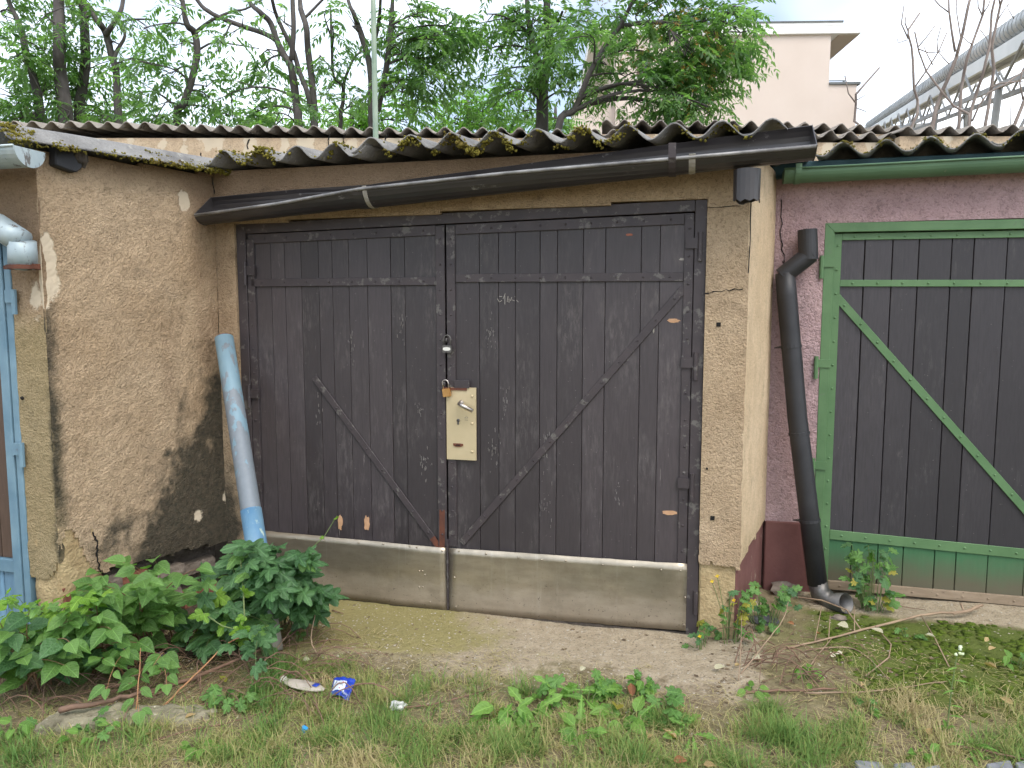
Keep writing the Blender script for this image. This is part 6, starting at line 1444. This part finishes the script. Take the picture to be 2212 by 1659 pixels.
# ------------------------------------------------------------------ fallen leaves
def fallen(label, x, y, kind, size, group=None, z=.012):
    p = onz(x, y, z); a = random.uniform(0, 6.28)
    o = put_leaf(None, kind, p + Vector((0, 0, .008)), Vector((math.cos(a), math.sin(a), .05)), Vector((random.uniform(-.6, .6), random.uniform(-.7, .3), 1)), size * .8, 'fallen_leaf', random.uniform(.7, 1.1)); tag(o, label, 'leaf', group)
GL = 'fallen leaves'
for lab, x, y, kd, sz in (('large tan fallen leaf in the grass below the pillar', 1462, 1600, 'dry1', .075), ('crumpled yellow fallen leaf right of the dandelions', 1332, 1528, 'dryy', .085), ('orange brown dead leaf behind the yellow one', 1366, 1508, 'dry2', .08), ('brown curled dead leaf near the tan leaf', 1400, 1588, 'dry1', .06),
    ('orange leaf on the moss nearest the pipe boot', 1715, 1352, 'dry2', .04), ('orange leaf on the moss under the long branch', 1771, 1372, 'dry2', .045), ('pale leaf lying against the long branch', 1830, 1357, 'dry3', .065), ('pale torn leaf on the bright moss', 1905, 1371, 'dry3', .065), ('pale grey green leaf left of the white flowers', 2001, 1376, 'dry3', .055),
    ('tan leaf on the moss, upper one at the right', 2127, 1389, 'dry1', .05), ('tan leaf on the moss, middle one at the right', 2136, 1408, 'dry1', .055), ('long tan leaf with stalk on the moss at the right', 2127, 1438, 'dry1', .075), ('round tan leaf at the lower edge of the moss', 1865, 1481, 'dry1', .05), ('pale leaf fragment on dark moss under the branch', 1796, 1422, 'dry3', .045), ('second pale leaf fragment beside it on dark moss', 1818, 1416, 'dry3', .045),
    ('tan leaf in the dry grass at the lower right', 2008, 1592, 'dry1', .055), ('reddish leaf at the right edge', 2188, 1525, 'dry1', .06), ('yellow fallen leaf near the dead vine', 487, 1477, 'dryy', .06), ('tan leaf left of the crushed bottle', 610, 1450, 'dry1', .055), ('curled pale leaf above the litter', 655, 1430, 'dry3', .05), ('yellowish leaf behind the blue wrapper', 678, 1452, 'dryy', .05),
    ('tan leaf on the kerb block', 400, 1555, 'dry1', .05), ('small tan leaf at the corner of the kerb block', 330, 1588, 'dry1', .045), ('pale leaf by the dead stems on the right', 1640, 1425, 'dry3', .05), ('pale green fallen leaf left of the dark stick', 1546, 1448, 'dry3', .055), ('orange leaf at the bottom edge', 1455, 1648, 'dry2', .06), ('tan leaf at the bottom edge near the paving stones', 1520, 1655, 'dry1', .06), ('orange leaf in grass under the dandelions', 1290, 1622, 'dry2', .035),
    ('pale leaf near the middle of the concrete', 1255, 1392 + 60, 'dry3', .04), ('brown leaf at the foot of the celandine', 1600, 1440, 'dry1', .05)):
    fallen(lab, x, y, kd, sz, GL)

# ------------------------------------------------------------------ litter, stones
def crumple(fn, nu, nv, name, mat, parent=None, th=.0015, mats=None):
    b = MB()
    for j in range(nv + 1):
        for i in range(nu + 1): b.v.append(tuple(fn(i / nu, j / nv)))
    for j in range(nv):
        for i in range(nu): q = j * (nu + 1) + i; b.f.append((q, q + 1, q + nu + 2, q + nu + 1))
    o = b.build(name, M[mat], parent, smooth=True); m_ = o.modifiers.new('t', 'SOLIDIFY'); m_.thickness = th; return o
M['wrapblue'] = plain('wrapper_blue', (.012, .035, .32), (.02, .06, .42), 30, .3, spec=.6); M['wrapwhite'] = plain('wrapper_white', (.55, .6, .68), (.68, .72, .78), 30, .35)
M['cup'] = plain('crushed_plastic_pale', (.40, .35, .29), (.50, .44, .37), 12, .45); M['paper'] = plain('crumpled_paper', (.55, .54, .52), (.68, .67, .65), 30, .7); M['ink'] = plain('printed_ink_dark', (.02, .02, .03), (.05, .04, .05), 20, .5); M['inkred'] = plain('printed_ink_red', (.45, .03, .04), (.5, .05, .05), 20, .5); M['cyan'] = plain('plastic_bright_blue', (.01, .22, .55), (.02, .3, .62), 30, .4)
wr = thing('wrapper', 'crumpled blue food wrapper with white label lying in the grass', 'wrapper', tuple(onz(737, 1488)))
wq = [onz(712, 1500, .02), onz(752, 1512, .015), onz(768, 1470, .045), onz(722, 1464, .045)]
def wf(u, v, lift=0.0):
    p = wq[0].lerp(wq[1], u).lerp(wq[3].lerp(wq[2], u), v); p = p.copy(); p.z += .010 * math.sin(u * 3.1) + .006 * fbm(u * 4, v * 4, 7) + lift - .012 * max(0, .35 - v) * 3 * abs(u - .4); return p
crumple(lambda u, v: wf(u, v), 14, 14, 'film', 'wrapblue', wr)
crumple(lambda u, v: wf(.06 + .62 * u, .22 + .58 * v, .0022 + .0), 12, 12, 'white_label', 'wrapwhite', wr, .0005)
ik = MB()
sq_ = [(.12, .48), (.16, .62), (.22, .66), (.20, .52), (.18, .44), (.25, .46), (.28, .58), (.30, .46), (.34, .47), (.36, .58), (.40, .46), (.42, .58), (.45, .48), (.48, .6), (.52, .50), (.56, .52)]
ik.tube([wf(u, v, .0035) for u, v in sq_], .0009, 4); ik.build('script_print', M['ink'], wr)
rk = MB(); rk.tube([wf(.50, .62, .004), wf(.56, .66, .004)], .0018, 4); rk.tube([wf(.40, .34, .004), wf(.45, .32, .004)], .0018, 4); rk.build('red_print', M['inkred'], wr)
wk = MB()
for k in range(7): u = .62 + .04 * k; wk.tube([wf(u, .14 + .03 * (k % 2), .003), wf(u + .012, .22, .003)], .0012, 4)
wk.build('white_print', M['wrapwhite'], wr)
bt_ = thing('crushed_bottle', 'crushed flat pale plastic bottle beside the blue wrapper', 'bottle', tuple(onz(650, 1485)))
a_, c_ = onz(612, 1470, .035), onz(700, 1490, .032)
axb = (c_ - a_); sdb = Vector((-axb.y, axb.x, 0)).normalized()
prf = [(0, .012), (.05, .017), (.10, .020), (.3, .034), (.5, .037), (.7, .034), (.88, .024), (1, .008)]
b = MB(); rings = []
for t, w_ in prf:
    c = a_ + axb * t; rings.append([c + sdb * w_ * math.cos(k * math.pi / 6) + Vector((0, 0, w_ * .28 * math.sin(k * math.pi / 6) + .004 * fbm(t * 5, k))) for k in range(12)])
b.sweep(rings, lambda i: rings[i], close=True); b.build('body', M['cup'], bt_, smooth=True)
b = MB(); b.tube([a_ - axb * .02, a_ + axb * .03], .0195, 10); b.build('neck_ring', M['white'], bt_)
crumple(lambda u, v: a_ + axb * (.74 + .12 * u) + sdb * (-.010 + .026 * v) + Vector((0, 0, .0125)), 3, 3, 'purple_print', 'wrapblue', bt_, .0008)
b = MB(); b.lump(onz(860, 1524, .018), .026, (1.1, .8, .75), .6, 3); tag(b.build('paper_ball', M['paper']), 'crumpled white paper ball in the grass', 'paper')
b = MB(); b.lump(onz(657, 1576, .02), .013, (1, .6, 1), .7, 2); tag(b.build('plastic_scrap', M['cyan']), 'tiny bright blue plastic scrap in the grass', 'plastic')
def rock(name, label, x, y, r, sq, mat, z=None, amp=.3, sub=3, group='loose stones'):
    p = onz(x, y, 0); p.z = (gz(p.x, p.y) + r * sq[2] * .45) if z is None else z
    b = MB(); b.lump(p, r, sq, amp, sub); return tag(b.build(name, M[mat], smooth=False), label, 'stone', group)
M['darkrock'] = plain('dark_stone', (.05, .05, .055), (.10, .10, .105), 10, .8); M['slate'] = plain('slate_paving', (.16, .165, .18), (.26, .265, .28), 8, .75, bs=.5, bd=.006)
rock('stone', 'dark grey stone hidden in the thicket', 345, 1432, .06, (1.1, .8, .7), 'darkrock')
rock('stone', 'broken concrete lump at the foot of the pink wall', 1697, 1282, .065, (1.25, .8, .8), 'stone', None, .7, 2)
rock('stone', 'flat grey stone behind the celandine', 1650, 1345, .06, (1.3, .8, .45), 'darkrock')
rock('stone', 'pale pebble on the dark moss by the pipe boot', 1812, 1338, .028, (1.5, .9, .5), 'stone')
rock('stone', 'small dark stone on the soil near the hop mound', 625, 1512, .02, (1.2, .9, .5), 'stone')
rock('stone', 'pale pebble embedded in the kerb block end', 458, 1538, .018, (1.3, .9, .5), 'peb')
M['kerb'] = plain('kerb_concrete', (.17, .15, .10), (.28, .25, .17), 12, .95, bs=.9, bd=.012, bscale=55, spot=(.42, .39, .30), spot_amt=.62)
kb = MB(); pa, pb_, pc, pd = onz(66, 1568, .05), onz(450, 1528, .05), onz(475, 1500, .05), onz(128, 1528, .05)
NU, NV = 40, 10
def ktop(u, v, z=0):
    p = pa.lerp(pb_, u).lerp(pd.lerp(pc, u), v).copy(); e = min(u, 1 - u, v * .35, (1 - v) * .35)
    p.x += .012 * fbm(u * 9, v * 3, 1); p.y += .014 * fbm(u * 9, v * 3, 6) - (.02 * sstep(.55, 1, u)); p.z += .010 * fbm(u * 12, v * 5, 2) - .02 * sstep(.03, 0, e) - .035 * sstep(.3, 1, u); return p
for j in range(NV + 1):
    for i in range(NU + 1): kb.v.append(tuple(ktop(i / NU, j / NV)))
for j in range(NV):
    for i in range(NU): q = j * (NU + 1) + i; kb.f.append((q, q + 1, q + NU + 2, q + NU + 1))
bd_ = [(i, 0) for i in range(NU)] + [(NU, j) for j in range(NV)] + [(i, NV) for i in range(NU, 0, -1)] + [(0, j) for j in range(NV, 0, -1)]
lo = {}
for i, j in bd_: p = ktop(i / NU, j / NV); lo[(i, j)] = len(kb.v); kb.v.append((p.x + .006 * fbm(i, j), p.y - .004, -.06))
for a__, c__ in zip(bd_, bd_[1:] + bd_[:1]): kb.f.append((lo[a__], lo[c__], c__[1] * (NU + 1) + c__[0], a__[1] * (NU + 1) + a__[0]))
tag(kb.build('kerb_block', M['kerb'], smooth=False), 'broken mossy concrete kerb block in front of the left thicket', 'kerb')
for lab, poly in (('grey slate paving stone, leftmost at the bottom edge', [(1846, 1640), (1905, 1645), (1925, 1690), (1865, 1690)]), ('grey slate paving stone, second from left at the bottom edge', [(1930, 1648), (1972, 1644), (1992, 1690), (1935, 1690)]), ('bluish slate paving stone at the right bottom edge', [(2130, 1648), (2182, 1640), (2205, 1690), (2140, 1690)]), ('dark slate paving stone in the bottom right corner', [(2192, 1645), (2240, 1636), (2260, 1690), (2212, 1690)]), ('grey slate paving stone between the bottom pairs', [(1998, 1655), (2030, 1650), (2045, 1690), (2005, 1690)])):
    t_ = [onz(x, y, .018) for x, y in poly]; kb = MB(); kb.add(t_ + [p + Vector((0, 0, -.05)) for p in t_], [(0, 1, 2, 3), (7, 6, 5, 4)] + [(i + 4, (i + 1) % 4 + 4, (i + 1) % 4, i) for i in range(4)])
    tag(kb.build('paving_stone', M['slate'], bevel=.005), lab, 'paving stone', 'slate paving stones')
